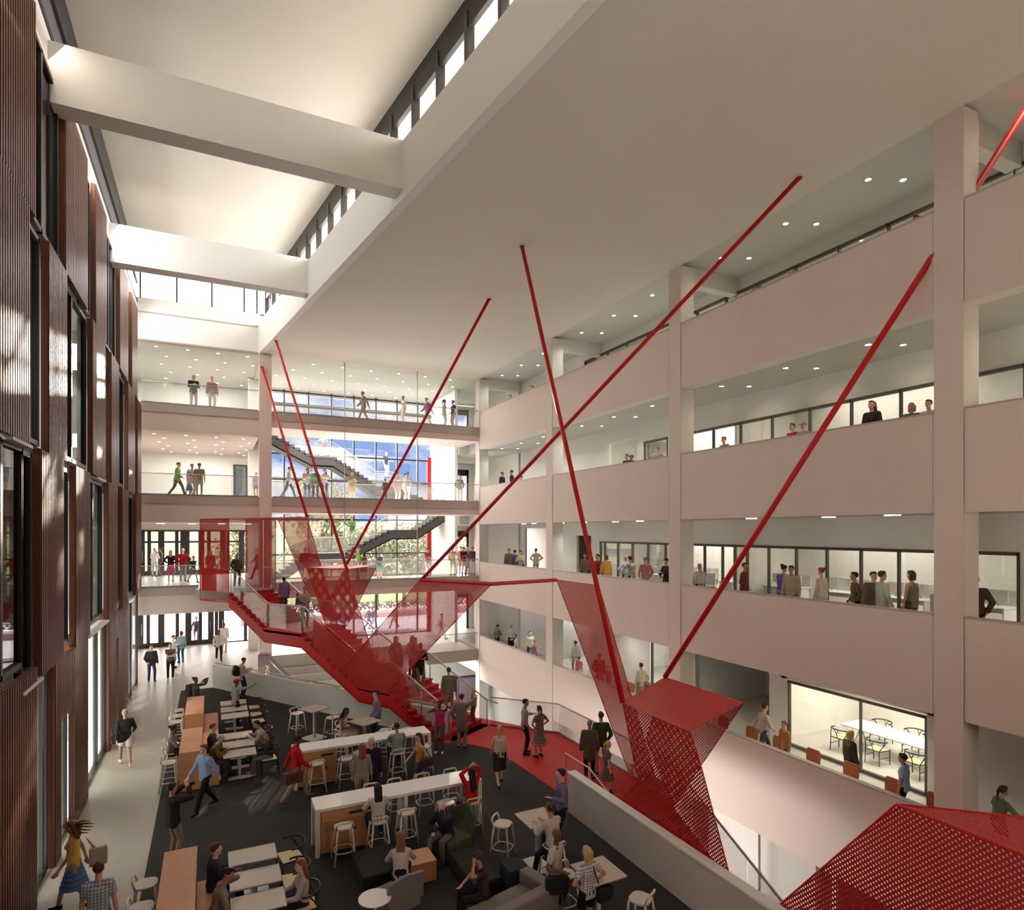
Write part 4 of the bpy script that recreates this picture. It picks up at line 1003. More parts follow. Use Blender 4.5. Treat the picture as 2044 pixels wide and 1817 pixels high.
def person(label, loc, face, pose='stand', sex='m', sk='l', hair=('short','b'), top=('shirt',(200,200,196)), bot=('trousers',(50,48,52)), shoe=(50,44,42), h=1.75, plaidy=False, group=None, cat='person'):
    """face: direction (dx,dy) the person looks along."""
    global npers; npers += 1
    me, K = body_mesh(pose, sex)
    o = bpy.data.objects.new('person', me)
    if not me.materials:
        for k in range(4): me.materials.append(SK['l'])
    C.objects.link(o)
    for k, mm in enumerate((SK[sk], EYE, LIP[sk], cloth(shoe))): o.material_slots[k].link = 'OBJECT'; o.material_slots[k].material = mm
    s = h/1.745; o.scale = (s,s,s); o.location = loc; o.rotation_euler = (0,0,math.atan2(face[1],face[0])-PI/2)
    tag(o, label, cat, group)
    def kid(name, mesh, mt):
        c = bpy.data.objects.new(name, mesh); C.objects.link(c); c.parent = o
        if not mesh.materials: mesh.materials.append(mt)
        c.material_slots[0].link = 'OBJECT'; c.material_slots[0].material = mt
    kid({'jacket':'jacket','coat':'coat','tank':'tank_top','tee':'t_shirt'}.get(top[0],'shirt'), top_mesh(pose, sex, top[0]), cloth(top[1], plaidy))
    kid({'flare':'skirt'}.get(bot[0],bot[0]), bottom_mesh(pose, sex, bot[0]), cloth(bot[1]))
    if hair[0] != 'bald': kid({'cap':'cap','hat':'hat','turban':'headscarf'}.get(hair[0],'hair'), hair_mesh(pose, sex, hair[0]), cloth(hair[1]) if isinstance(hair[1],tuple) else mat('hair_'+hair[1], HC[hair[1]], .6, var=.2, scale=60))
    return o
# directions: N = away (+Y), S = towards the camera side (-Y), E = right, W = left
N_,S_,E_,W_ = (0,1),(0,-1),(1,0),(-1,0)
def F2(px,py,z=0.012): v = G(px,py,z); return (v.x,v.y,z)
def HD(px,py,f,h=1.75):    # standing point from the top of the head
    v = G(px,py,f+h); return (v.x,v.y,f)
T='trousers'
K_=(38,36,38); KH=(158,140,112); JN=(52,62,84)
# ---- main floor
z0 = 0.0
person('man in dark jacket and open beige shirt standing near the entrance', F2(302,1360,z0), (.3,-1),'stand2',hair=('short','n'),top=('jacket',(70,62,60)),bot=(T,(66,66,104)))
person('man in grey t-shirt with folded arms, facing the hall near the entrance', F2(340,1355,z0), (.1,-1),'crossed',hair=('short','b'),top=('tee',(104,100,98)),bot=(T,K_),shoe=(190,180,160))
person('red-haired person in white shirt talking by the entrance doors', F2(345,1334,z0), (1,.1),'talk',hair=('short','r'),top=('shirt',(236,232,224)),bot=(T,(150,160,180)))
person('red-haired woman in a teal outfit seen from behind near the entrance', F2(362,1323,z0), (-.5,1),'stand','f',hair=('bob','r'),top=('shirt',(150,196,204)),bot=(T,(40,96,110)))
person('person in white jacket with a dark red scarf walking in by the ramp', F2(437,1320,z0), (.1,-1),'walk',sk='d',hair=('short','k'),top=('jacket',(226,220,210)),bot=(T,(50,40,40)))
person('person in white just behind the red-scarfed visitor', F2(447,1302,z0), (.1,-1),'stand',sk='d',hair=('short','k'),top=('shirt',(240,238,232)),bot=(T,(210,206,200)))
person('woman with low bun and backpack holding up a tablet behind the tall counter', HD(391,1350,0,1.7), (.8,-.5),'camera','f','d',('bun','b'),('tee',(92,92,104)),(T,(60,60,66)),h=1.68)
person('man with a black backpack standing at the pale parapet', F2(483,1394,.012), (1,.3),'hold',sk='m',hair=('short','k'),top=('shirt',(206,196,190)),bot=(T,(52,56,72)))
person('man in dark red and white cap pointing right between the small tables', F2(470,1450,.012), (1,.3),'point',sk='d',hair=('cap',(150,36,40)),top=('shirt',(150,142,138)),bot=(T,(44,38,36)))
person('woman with a hair bun seated on a tall stool left of the orange counter', (-1.08,20.5,.0), E_,'stool','f','d',('bun','k'),('shirt',(128,116,110)),(T,(66,60,60)),h=1.68)
person('man in dark suit seated on the bench, the farther of the two there', (-.02,21.0,0), (1,-.1),'sit',hair=('short','b'),top=('jacket',(70,62,60)),bot=(T,(72,62,62)))
person('person in pale knit cap and olive jacket seated on the bench', (-.02,19.95,0), (1,-.15),'sitlean',hair=('cap',(196,188,172)),top=('jacket',(112,98,62)),bot=(T,(72,78,92)))
person('man in light blue shirt and black trousers walking past the orange counter', F2(410,1620,.012), (-.75,-.6),'walk',hair=('short','n'),top=('shirt',(150,176,220)),bot=(T,(36,32,32)))
person('man in grey shirt seated on a chair facing left, upper of two', (1.5,20.9,0), (-1,0),'sitlean',sk='m',hair=('short','k'),top=('shirt',(176,166,160)),bot=(T,(100,90,84)))
person('woman with very long dark hair seated on the nearer black chair', (1.55,19.75,0), (-1,0),'sit','f','m',('vlong','b'),('shirt',(50,62,62)),(T,(120,120,124)),shoe=(190,184,180),h=1.68)
person('man in black shirt and white shorts walking away along the brown wall', F2(250,1530,z0), (-.25,1),'walk',sk='m',hair=('short','g'),top=('shirt',(50,46,46)),bot=('shorts',(214,210,204)),shoe=(240,240,238))
person('woman in yellow top and blue denim skirt striding out of the brown wall', (-2.35,14.2,0), (-1,.0),'walk2','f','m',('blown','n'),('tank',(222,190,90)),('flare',(86,124,176)),h=1.72)
person('man in pastel plaid shirt seen from behind at the bottom left edge', HD(196,1722,0), (.1,1),'stand',hair=('short','b'),top=('tee',(206,216,232)),bot=(T,(60,64,80)),plaidy=True,h=1.76)
person('man in black jacket and khaki trousers filming with a camera', F2(345,1722,.012), (.75,.5),'camera',sk='m',hair=('short','k'),top=('jacket',(48,46,50)),bot=(T,KH))
person('man in navy blazer seated on the bench at the lower left tables', (.02,12.95,0), (1,.1),'sit',hair=('short','b'),top=('jacket',(48,56,78)),bot=(T,(48,52,66)))
person('person in grey shirt leaning on the lower left table, hand at the face', (.05,12.0,0), (1,.1),'sitthink','f','m',('short','k'),('shirt',(146,134,128)),(T,(62,66,80)))
person('red-haired woman in printed blouse seated at the lower left tables', (1.5,11.75,0), (-1,0),'sit','f','l',('long','r'),('shirt',(190,178,180)),(T,K_),h=1.68)
person('man in bright red sweater striding past the far white table', F2(590,1603,.012), (1,.15),'walk',sk='d',hair=('short','k'),top=('shirt',(196,30,36)),bot=(T,(168,154,128)),shoe=(150,98,64),h=1.8)
person('woman with long black ponytail seated at the square table near the parapet', (3.75,20.15,0), (.8,-.5),'stoolin','f','d',('vlong','k'),('tank',(196,176,160)),('skirt',(176,156,140)),h=1.7)
person('man in lilac blazer standing at the parapet end of the square table', (5.05,20.9,0), (-1,.1),'pocket',hair=('short','k'),top=('jacket',(130,122,146)),bot=(T,(40,36,38)),h=1.8)
person('man in pale green shirt on a stool, back turned, at the far white table', (4.85,17.6,0), (0,1),'stool','m','m',('short','k'),('tee',(150,168,160)),(T,(48,48,54)))
person('woman in mustard top and shorts with a flowered bag by the far white table', (5.15,16.35,0), (-1,-.1),'walk','f','l',('long','b'),('tank',(206,146,40)),('shorts',(62,66,110)),h=1.68)
person('woman with auburn ponytail seen from behind between the white tables', HD(723,1484,0,1.7), (.2,1),'stand','f','l',('long','r'),('shirt',(158,148,138)),(T,(182,170,150)),h=1.7)
person('grey-haired man in navy suit and pink tie between the white tables', HD(741,1470,0,1.8), (-.2,-1),'stand2',hair=('short','w'),top=('jacket',(44,42,62)),bot=(T,(44,42,60)),h=1.8)
person('woman in magenta tank top and grey leggings taking a selfie', F2(878,1503,.012), (-.5,-.7),'selfie','f','d',('short','b'),('tank',(196,50,110)),(T,(96,92,96)),shoe=(236,230,224),h=1.74)
person('bearded man in grey coat reaching right at the edge of the red floor', F2(921,1494,.012), (.6,.8),'point',hair=('short','b'),top=('coat',(124,116,108)),bot=(T,(136,120,102)),h=1.82)
person('man in grey suit at the foot of the upper red stair', SP(11.35,1.2,.52), (.3,1),'stand',hair=('short','b'),top=('jacket',(132,122,114)),bot=(T,(160,152,142)))
person('child in lime green t-shirt on the last steps of the upper red stair', SP(11.9,2.0,.17), (-1,-.2),'stand2',hair=('short','y'),top=('tee',(160,190,70)),bot=(T,(110,110,110)),h=1.25)
person('blonde woman in white blouse and black pencil skirt walking away', F2(998,1570,.012), (.3,1),'walk2','f','l',('pony','y'),('tank',(214,208,198)),('skirt',(58,54,56)),h=1.72)
person('man in pale shirt talking at the outer edge of the red landing', F2(1047,1505,.02), (.9,-.3),'talk',sk='m',hair=('short','k'),top=('shirt',(176,160,158)),bot=(T,(48,44,42)),h=1.78)
person('woman in patterned grey dress listening on the red landing', F2(1077,1512,.02), (-.2,1),'hips','f','m',('pony','b'),('tee',(132,116,108)),('flare',(136,120,112)),h=1.65)
person('man in dark grey shirt and black trousers on the red landing', F2(1177,1556,.02), (.5,1),'stand','m','m',('short','g'),('coat',(96,86,82)),(T,K_),h=1.72)
person('man in dark green vest standing on the landing, facing the right wall', F2(1200,1545,.02), (.4,1),'pocket',hair=('short','b'),top=('shirt',(62,74,40)),bot=(T,(172,134,112)),h=1.84)
person('girl in grey flowered dress beside the landing handrail', F2(1212,1582,.02), (.8,-.4),'stand','f','l',('pony','y'),('tee',(112,98,98)),('flare',(112,96,98)),h=1.42)
person('man in denim-blue shirt standing by the square table and the near parapet', F2(1122,1695,.012), (-1,.2),'talk','m','l',('short','k'),('shirt',(112,108,150)),(T,(40,42,56)),h=1.84)
person('man in off-white shirt seated with his back turned at the square table', (6.28,11.0,0), (-.25,1),'stoolfloor','m','m',('short','b'),('shirt',(196,188,178)),(T,(48,54,76)))
person('bald man in white polo with a dark shoulder bag', HD(1108,1652,0,1.75), (.5,-.6),'bagarm','m','d',('bald','k'),('tee',(196,186,174)),(T,(52,62,80)),h=1.75)
person('blonde woman in black-and-white plaid blouse at the nearest square table', HD(1174,1690,0,1.68), (-.1,1),'hips','f','m',('bob','y'),('tee',(226,218,224)),('shorts',(30,30,32)),plaidy=True,h=1.68)
person('woman in red sweater with both hands on her head on a stool', (5.55,13.65,0), (-.2,1),'stoolup','f','l',('vlong','k'),('shirt',(206,40,34)),(T,(120,120,120)),h=1.7)
person('woman in white jacket with long ponytail seated at the near white table', (3.33,13.65,0), (.0,1),'stool','f','l',('vlong','k'),('shirt',(206,198,186)),(T,(52,60,84)),h=1.7)
person('bald man in navy blazer thinking on the green lounge chair', (4.68,12.95,0), (-.8,-.6),'sitthink','m','l',('bald','k'),('jacket',(54,48,66)),(T,(112,104,104)),h=1.78)
person('woman with long honey hair seated with her back turned on the grey chair', (3.3,11.75,0), (.3,1),'sitlean','f','l',('vlong','n'),('shirt',(196,186,178)),(T,K_),h=1.7)
person('woman with plum headscarf and dark top seated on the grey sofa', (4.55,10.55,0), (-1,.15),'sitphone','f','m',('turban',(72,52,66)),('tee',(62,50,50)),(T,(40,36,38)),h=1.72)
# ---- red stair
person('boy in green hoodie at the top of the red stair', F2(473,1170,4.46), (.2,-1),'pocket','m','m',('short','k'),('jacket',(84,92,62)),(T,(80,60,60)),h=1.62)
person('person in lilac hoodie climbing the first flight of the red stair', SP(1.7,1.6,3.45), (-.4,1),'stand','m','d',('short','k'),('jacket',(146,116,170)),(T,(86,84,84)),h=1.7)
person('man in beige sweater carrying a small child on the first landing', SP(3.9,.9,3.11), (.3,-1),'carry','m','m',('short','b'),('shirt',(192,178,164)),(T,(126,132,126)),shoe=(214,206,200),h=1.76)
cp_ = SP(3.86,.68,3.11); person('small dark-haired child held in the man\'s arms', (cp_.x-.12,cp_.y-.18,3.82), (1,.1),'sit','f','m',('bob','k'),('shirt',(92,78,76)),('shorts',(140,200,110)),h=1.05)
person('man in black coat on the lowest flight of the upper red stair', SP(9.9,1.3,1.24), (.1,-1),'hold','m','l',('short','b'),('coat',(50,44,46)),(T,(120,140,112)),h=1.78)
for i,(s,w,z,l,c,hr_) in enumerate(((8.5,1.5,1.41,'leftmost visitor behind the red mesh on the second stair landing',(160,80,70),'n'),(8.9,2.0,1.41,'long-haired visitor in pale scarf behind the red mesh',(222,200,190),'b'),(9.3,1.7,1.41,'rightmost visitor behind the red mesh on the second stair landing',(170,120,110),'n'),(9.2,.8,1.41,'child in front of the group behind the red mesh',(110,60,60),'b'))):
    person(l, SP(s,w,z), (.2,-1), ('stand2','talk','hips','stand')[i], 'f' if i<3 else 'm','l',(('long','long','bob','short')[i],hr_),('jacket',c),(T,(130,80,80)),h=1.7 if i<3 else 1.5)
person('woman in pale pink waving from the charcoal stair behind the parapet', (onY(533,1386,33.2).x,33.2,-1.15), (1,-.2),'wave','f','l',('short','y'),('tank',(236,214,202)),(T,(200,190,180)),h=1.7)
# ---- the far decks and the galleries: (px, py of head top, level floor, label, look, pose, sex, skin, hair, top, bottom, height)
def crowd(group, rows):
    for px,py,f,label,face,pose,sex,sk,hr_,top,bot,h in rows:
        v = HD(px,py,f,h); yield_ = v
        person(label, v, face, pose, sex, sk, hr_, top, bot, h=h, group=None)
def deckp(px, Y, f): return (XY(px,Y), Y, f)
Tt = T
def dp(label, px, Y, f, face, pose, sex, sk, hr_, top, bot, h=1.75): person(label, deckp(px,Y,f), face, pose, sex, sk, hr_, top, bot, h=h)
L3,L4,L5 = 4.45,8.95,13.4
dp('pale figure in white clothes beside the upper entrance doors',308,42.6,L3,(.2,1),'hold','f','l',('short','w'),('shirt',(232,230,226)),(T,(228,226,220)))
dp('dark-coated visitor taking a picture at the upper entrance',320,43.2,L3,(-1,0),'camera','m','m',('short','k'),('jacket',(90,84,90)),(T,(90,86,92)))
dp('blonde woman in black top and hot pink skirt, hands on hips',341,38.4,L3,(.1,1),'hips','f','l',('long','y'),('shirt',(44,38,44)),('flare',(206,40,110)),1.72)
dp('broad man in red jacket and grey trousers on the lowest left deck',365,38.2,L3,(.1,1),'hips','m','l',('short','w'),('jacket',(160,36,36)),(T,(150,148,160)),1.8)
dp('child in dark green shirt walking beside the red portal',385,36.4,L3,(.5,-.6),'walk','m','l',('short','n'),('tee',(52,78,62)),('shorts',(90,104,86)),1.45)
dp('woman in red seen through the portal mesh',420,38.6,L3,(0,-1),'stand','f','l',('long','b'),('shirt',(150,40,40)),('shorts',(150,80,90)),1.7)
dp('red-tinted person walking behind the portal, next to the corner column',514,37.6,L3,(-1,-.2),'walk','m','l',('short','n'),('shirt',(180,60,60)),(T,(120,70,70)),1.75)
dp('man seen through the left red ribbon on the lowest far deck',609,35.6,L3,(0,-1),'talk','m','l',('short','n'),('jacket',(120,60,70)),(T,(190,150,150)),1.85)
dp('second person behind the left red ribbon, facing the first',621,35.9,L3,(-1,0),'hold','m','l',('short','n'),('shirt',(130,60,60)),(T,(180,140,140)),1.8)
dp('woman in green shirt reaching left on the lowest far deck',716,35.8,L3,(-1,0),'point','f','l',('short','y'),('shirt',(130,170,70)),(T,(70,60,66)),1.8)
dp('child in brown dress beside the green-shirted woman',727,35.5,L3,(-.3,1),'stand','f','m',('bob','k'),('tee',(132,84,66)),('flare',(132,84,66)),1.5)
dp('person in grey t-shirt and teal shorts on the lowest far deck',757,35.7,L3,(.1,-1),'crossed','m','m',('short','k'),('tee',(120,130,136)),('shorts',(96,190,166)),1.5)
dp('person in plaid shirt just left of the rod foot on the lowest far deck',853,36.0,L3,(.4,-1),'hold','f','m',('short','k'),('shirt',(160,90,96)),(T,(200,196,200)),1.72)
for i,(px,Y,l,c,b,hh,p) in enumerate(((903,36.2,'man in beige shirt, hand at his chin, at the right end of the lowest deck',(200,176,150),(170,160,130),'k','sitx'),(920,37.0,'tall man at the back of the group on the lowest deck',(190,180,150),(150,140,120),'b','stand'),(925,36.1,'person in dark red cardigan in the group on the lowest deck',(120,40,50),(210,160,160),'k','hold'),(933,36.6,'person in pale grey in the group on the lowest deck',(190,190,190),(200,196,190),'n','stand'),(943,36.0,'person in plum vest at the right end of the group on the lowest deck',(110,80,100),(224,220,220),'r','look'))):
    dp(l,px,Y,L3,(.1,-1),'talk' if p=='sitx' else p,'m' if i<3 else 'f','ml'[i%2],('short',hh),('jacket',c),(T,b),1.78)
# middle deck
dp('person in lime hoodie stepping right on the middle left deck',354,36.0,L4,(1,-.2),'walk','m','l',('short','n'),('jacket',(128,180,80)),(T,(80,70,74)),1.78)
dp('little girl in pink shirt and denim skirt on the middle left deck',378,35.6,L4,(-.6,-1),'walk2','f','l',('bob','n'),('tee',(214,176,196)),('flare',(90,100,140)),1.25)
dp('man with dark scarf and pale shirt on the middle left deck',383,36.2,L4,(.4,-1),'stand','m','m',('short','k'),('shirt',(190,190,180)),(T,(200,206,180)))
dp('person in camouflage jacket and shorts on the middle left deck',398,36.0,L4,(0,-1),'stand','m','m',('cap',(60,60,56)),('tee',(140,130,104)),('shorts',(176,180,130)),1.78)
dp('child in pale blue partly hidden by the corner column',512,35.4,L4,(-.5,-1),'stand','m','l',('short','n'),('tee',(190,204,226)),('shorts',(150,170,210)),1.35)
for i,(px,l,p,sx,hr_,c,b) in enumerate(((576,'person in grey top and jeans striding right on the middle far deck','walk','m',('short','b'),(180,176,176),(66,72,100)),(612,'man in beige jacket with his back to the left rod pair','hold','m',('short','b'),(190,176,160),(90,90,110)),(622,'person in red shirt, backpack on, in the middle deck group','stand','m',('short','r'),(170,50,60),(110,100,96)),(630,'person in green jacket behind the red shirt','stand2','f',('short','n'),(80,150,110),(60,56,60)),(648,'woman with long dark hair and beige top on the middle far deck','talk','f',('long','b'),(206,190,176),(80,80,96)),(702,'person in mustard camouflage near the middle of the middle deck','hold','m',('short','k'),(150,134,96),(190,160,110)),(769,'boy in black t-shirt standing under the stair landing','stand','m',('short','k'),(40,38,42),(44,44,60)),(793,'pale person in beige coat right of the boy in black','stand','f',('short','n'),(206,190,176),(206,196,186)),(806,'man in beige leaning over, right part of the middle deck','lean','m',('short','b'),(200,180,160),(200,186,170)),(814,'long-legged visitor in pale clothes beside the leaning man','walk2','f',('short','r'),(220,210,206),(200,196,190)),(917,'man in grey cardigan at the right end of the middle deck','pocket','m',('short','n'),(150,146,136),(220,216,206)))):
    dp(l,px,35.7+.4*(i%3),L4,(1 if i in (0,8) else (.2 if i%2 else -.3),-.3 if i in (0,8) else (-1 if i%3 else 1)),p,sx,'lm'[i%2],hr_,('shirt',c),(T,b),1.3 if i==6 else 1.76)
# on the charcoal stairs
v = onY(645,912,41.0); person('person in white with a purple bag on the upper charcoal stair', (v.x,41.0,v.z), (-1,-.2),'walk','f','l',('bob','w'),('shirt',(236,232,230)),('flare',(150,140,170)),h=1.75)
v = onY(770,955,41.0); person('man in dark vest descending the right half of the upper charcoal stair', (v.x,41.0,v.z), (.8,-1),'stand','m','l',('short','n'),('tee',(60,62,80)),(T,(190,204,210)),h=1.8)
v = onY(703,1093,40.1); person('man in green shirt on the lower charcoal stair above the rod crossing', (v.x,40.1,v.z+.15), (-.6,-1),'hold','m','l',('short','n'),('shirt',(106,140,86)),(T,(170,190,170)),h=1.85)
# top deck
for px,l,p,sx,hr_,c,b,tp in ((386,'bald man in black suit on the top left deck','hold','m',('bald','k'),(44,42,48),(190,166,166),'jacket'),(423,'bearded man in patterned shirt on the top left deck','stand','m',('short','r'),(150,116,106),(190,184,176),'shirt'),(726,'man in brown suit walking left on the top far deck','walk','m',('short','n'),(140,116,98),(132,112,94),'jacket'),(806,'pale figure walking on the top far deck','talk','f',('short','w'),(220,206,196),(222,212,204),'jacket'),(853,'man in purple shirt beside the slanting rod on the top deck','walk','m',('short','n'),(140,100,140),(190,206,196),'shirt'),(886,'woman in grey facing right at the end of the top deck','stand','f',('pony','k'),(176,166,162),(206,200,196),'shirt'),(905,'man with black backpack facing left at the end of the top deck','stand2','m',('short','k'),(70,70,74),(166,156,150),'tee')):
    dp(l,px,35.6,L5,(-1 if px in (726,806,853,905) else (1 if px==886 else .2),-.15 if px>700 else -1),p,sx,'ml'[px%2],hr_,(tp,c),(T,b),1.8)
# galleries, read from the heads
def gp(l,px,py,f,face,pose,sex,sk,hr_,top,bot,h=1.75,X=None):
    v = G(px,py,f+h) if X is None else None
    if X is None and not (15.05 < v.x < 17.0): X = min(max(v.x,15.3),16.9)
    p = (v.x,v.y,f) if X is None else (X,YX(px,X),f)
    person(l, p, face, pose, sex, sk, hr_, top, bot, h=h)
for r_ in [
 ('left head showing over the top balcony of the farthest bay',1019,788,L5,(-1,-.3),'stand','m','l',('short','n'),('shirt',(160,150,140)),(T,K_)),
 ('right head showing over the top balcony of the farthest bay',1063,770,L5,(-1,-.3),'stand','m','l',('short','b'),('shirt',(160,150,140)),(T,K_)),
 ('lower left head peeking over the nearest full top balcony',1508,571,L5,(-1,0),'stand','m','m',('short','b'),('shirt',(120,110,100)),(T,K_),1.68),
 ('head with brown hair peeking over the nearest full top balcony',1580,538,L5,(-1,0),'stand','f','l',('short','n'),('shirt',(120,110,100)),(T,K_),1.7),
 ('topmost hidden head beside the near right column',1830,430,L5,(-1,0),'stand','m','m',('short','b'),('shirt',(120,110,100)),(T,K_),1.66),
 ('dark-haired visitor, left of the trio on the fourth-storey far balcony',1002,942,L4,(.5,-1),'stand','f','m',('short','k'),('jacket',(70,60,60)),(T,K_)),
 ('visitor in navy, middle of the trio on the fourth-storey far balcony',1022,938,L4,(-.6,.5),'stand','m','m',('short','k'),('jacket',(60,54,72)),(T,K_)),
 ('lowest head of the trio on the fourth-storey far balcony',1041,952,L4,(-1,.2),'stand','f','l',('short','b'),('shirt',(90,80,80)),(T,K_),1.6),
 ('dark-haired child leaning on the fourth-storey balcony, second bay',1252,906,L4,(-1,-.2),'stand','m','m',('short','k'),('jacket',(70,64,60)),(T,K_),1.68),
 ('child with green cap beside the other on the fourth-storey balcony',1262,909,L4,(-1,.2),'stand','m','m',('cap',(96,120,80)),('jacket',(60,56,54)),(T,K_),1.66),
 ('boy in front of the framed window, fourth-storey second bay',1314,893,L4,(-1,-.4),'look','m','l',('short','b'),('shirt',(150,140,130)),(T,K_)),
 ('short-haired visitor looking left, leftmost on the fourth-storey near balcony',1446,874,L4,(-1,.1),'stand','m','l',('short','n'),('shirt',(140,130,120)),(T,K_),1.72),
 ('child in red top behind the fourth-storey near balcony',1583,848,L4,(-1,.1),'stand','m','l',('short','b'),('shirt',(180,40,50)),(T,K_),1.74),
 ('person in straw hat beside the child in red',1604,848,L4,(-1,-.3),'stand','f','l',('hat',(176,160,140)),('shirt',(170,160,150)),(T,K_),1.72),
 ('long-haired woman in dark coat standing tall on the fourth-storey near balcony',1741,799,L4,(-1,-.1),'stand','f','l',('long','n'),('jacket',(60,46,46)),(T,K_),1.86),
 ('visitor with dark grey hood near the right column',1820,808,L4,(-1,-.3),'stand','f','m',('bob','g'),('jacket',(100,96,96)),(T,K_),1.7),
 ('boy at the very end of the fourth-storey balcony by the right column',1855,803,L4,(-1,0),'stand','m','l',('short','b'),('shirt',(180,180,176)),(T,K_),1.7),
 ('man in grey jacket, left of the trio on the third-storey far balcony',1016,1097,L3,(-.5,-1),'stand','m','m',('short','b'),('jacket',(126,114,104)),(T,K_)),
 ('person in purple top, middle of the third-storey trio',1028,1100,L3,(-.2,1),'stand','m','m',('short','k'),('jacket',(110,72,120)),(T,K_),1.7),
 ('woman with green scarf, right of the third-storey trio',1040,1101,L3,(-.8,-.6),'hold','f','l',('bob','b'),('jacket',(190,190,170)),(T,K_),1.7),
 ('man in beige shirt with his back turned on the third-storey far balcony',1070,1094,L3,(.2,1),'hips','m','m',('short','b'),('shirt',(196,176,140)),(T,(190,160,120))),
 ('person in brown scarf and coat left of the long rod, third storey',1168,1110,L3,(-.4,-1),'stand','f','m',('short','k'),('jacket',(130,112,96)),(T,K_)),
 ('man in maroon sweater looking left, third storey second bay',1194,1111,L3,(-1,0),'stand','m','m',('short','b'),('shirt',(128,50,54)),(T,K_)),
 ('person in orange jacket seen from behind, third storey second bay',1210,1111,L3,(.2,1),'stand','f','l',('bob','n'),('jacket',(206,150,80)),(T,(80,100,150))),
 ('person in pale blue shirt with hands on hips behind glass, third storey',1250,1108,L3,(.2,1),'hips','f','l',('short','y'),('shirt',(190,200,216)),(T,(90,90,100))),
 ('person in grey vest and jeans leaning at the third-storey balcony',1262,1114,L3,(-.2,1),'lean','m','l',('short','k'),('tee',(176,176,156)),(T,(56,60,86))),
 ('man in pink sweater with his back turned, third storey second bay',1288,1113,L3,(.3,1),'pocket','m','l',('short','g'),('shirt',(206,140,150)),(T,(176,160,150))),
 ('woman in dark brown jacket next to the middle column, third storey',1332,1122,L3,(-1,-.2),'hold','f','l',('short','k'),('jacket',(66,54,50)),(T,K_)),
 ('seated-looking woman with blonde ponytail at the third-storey balcony',1397,1127,L3,(.3,1),'stand','f','l',('pony','y'),('shirt',(200,190,194)),(T,K_),1.62),
 ('man in maroon vest right of the long rod, third storey near bay',1485,1126,L3,(.6,-1),'stand2','m','m',('short','b'),('jacket',(126,60,66)),(T,(190,150,90))),
 ('woman in purple shirt facing right, third storey near bay',1561,1130,L3,(1,-.1),'hold','f','l',('bun','b'),('shirt',(110,80,146)),(T,(176,166,150))),
 ('man in beige shirt facing the woman in purple',1580,1135,L3,(-1,-.3),'stand','m','m',('short','b'),('shirt',(176,160,140)),(T,(120,108,100))),
 ('woman with two red hair buns behind the third-storey glass',1641,1132,L3,(.1,1),'stand','f','l',('bun','r'),('tank',(226,216,206)),(T,(206,206,206)),1.72),
 ('person in moss green sweater at the third-storey near balcony',1708,1150,L3,(-.8,.7),'pocket','m','m',('short','k'),('shirt',(104,92,40)),(T,K_),1.68),
 ('man in brown coat and scarf looking down, third storey near bay',1742,1149,L3,(-.4,-1),'stand','m','l',('short','b'),('coat',(110,96,84)),(T,K_),1.72),
 ('pale person reaching out behind the man in the brown coat',1759,1140,L3,(1,-.2),'talk','f','l',('short','b'),('shirt',(196,206,186)),(T,(190,190,196)),1.75),
 ('woman in sleeveless grey top seen from behind beside the right column',1821,1138,L3,(.1,1),'stand','f','l',('bob','b'),('tank',(150,142,120)),(T,(100,92,84)),1.76)]:
    gp(*r_)
person('person mostly hidden by the near right column, one arm showing', (15.75,YX(1949,15.75)+.02,L3), (-1,-.4),'point','m','m',('short','k'),('jacket',(80,70,60)),(T,K_),h=1.75)
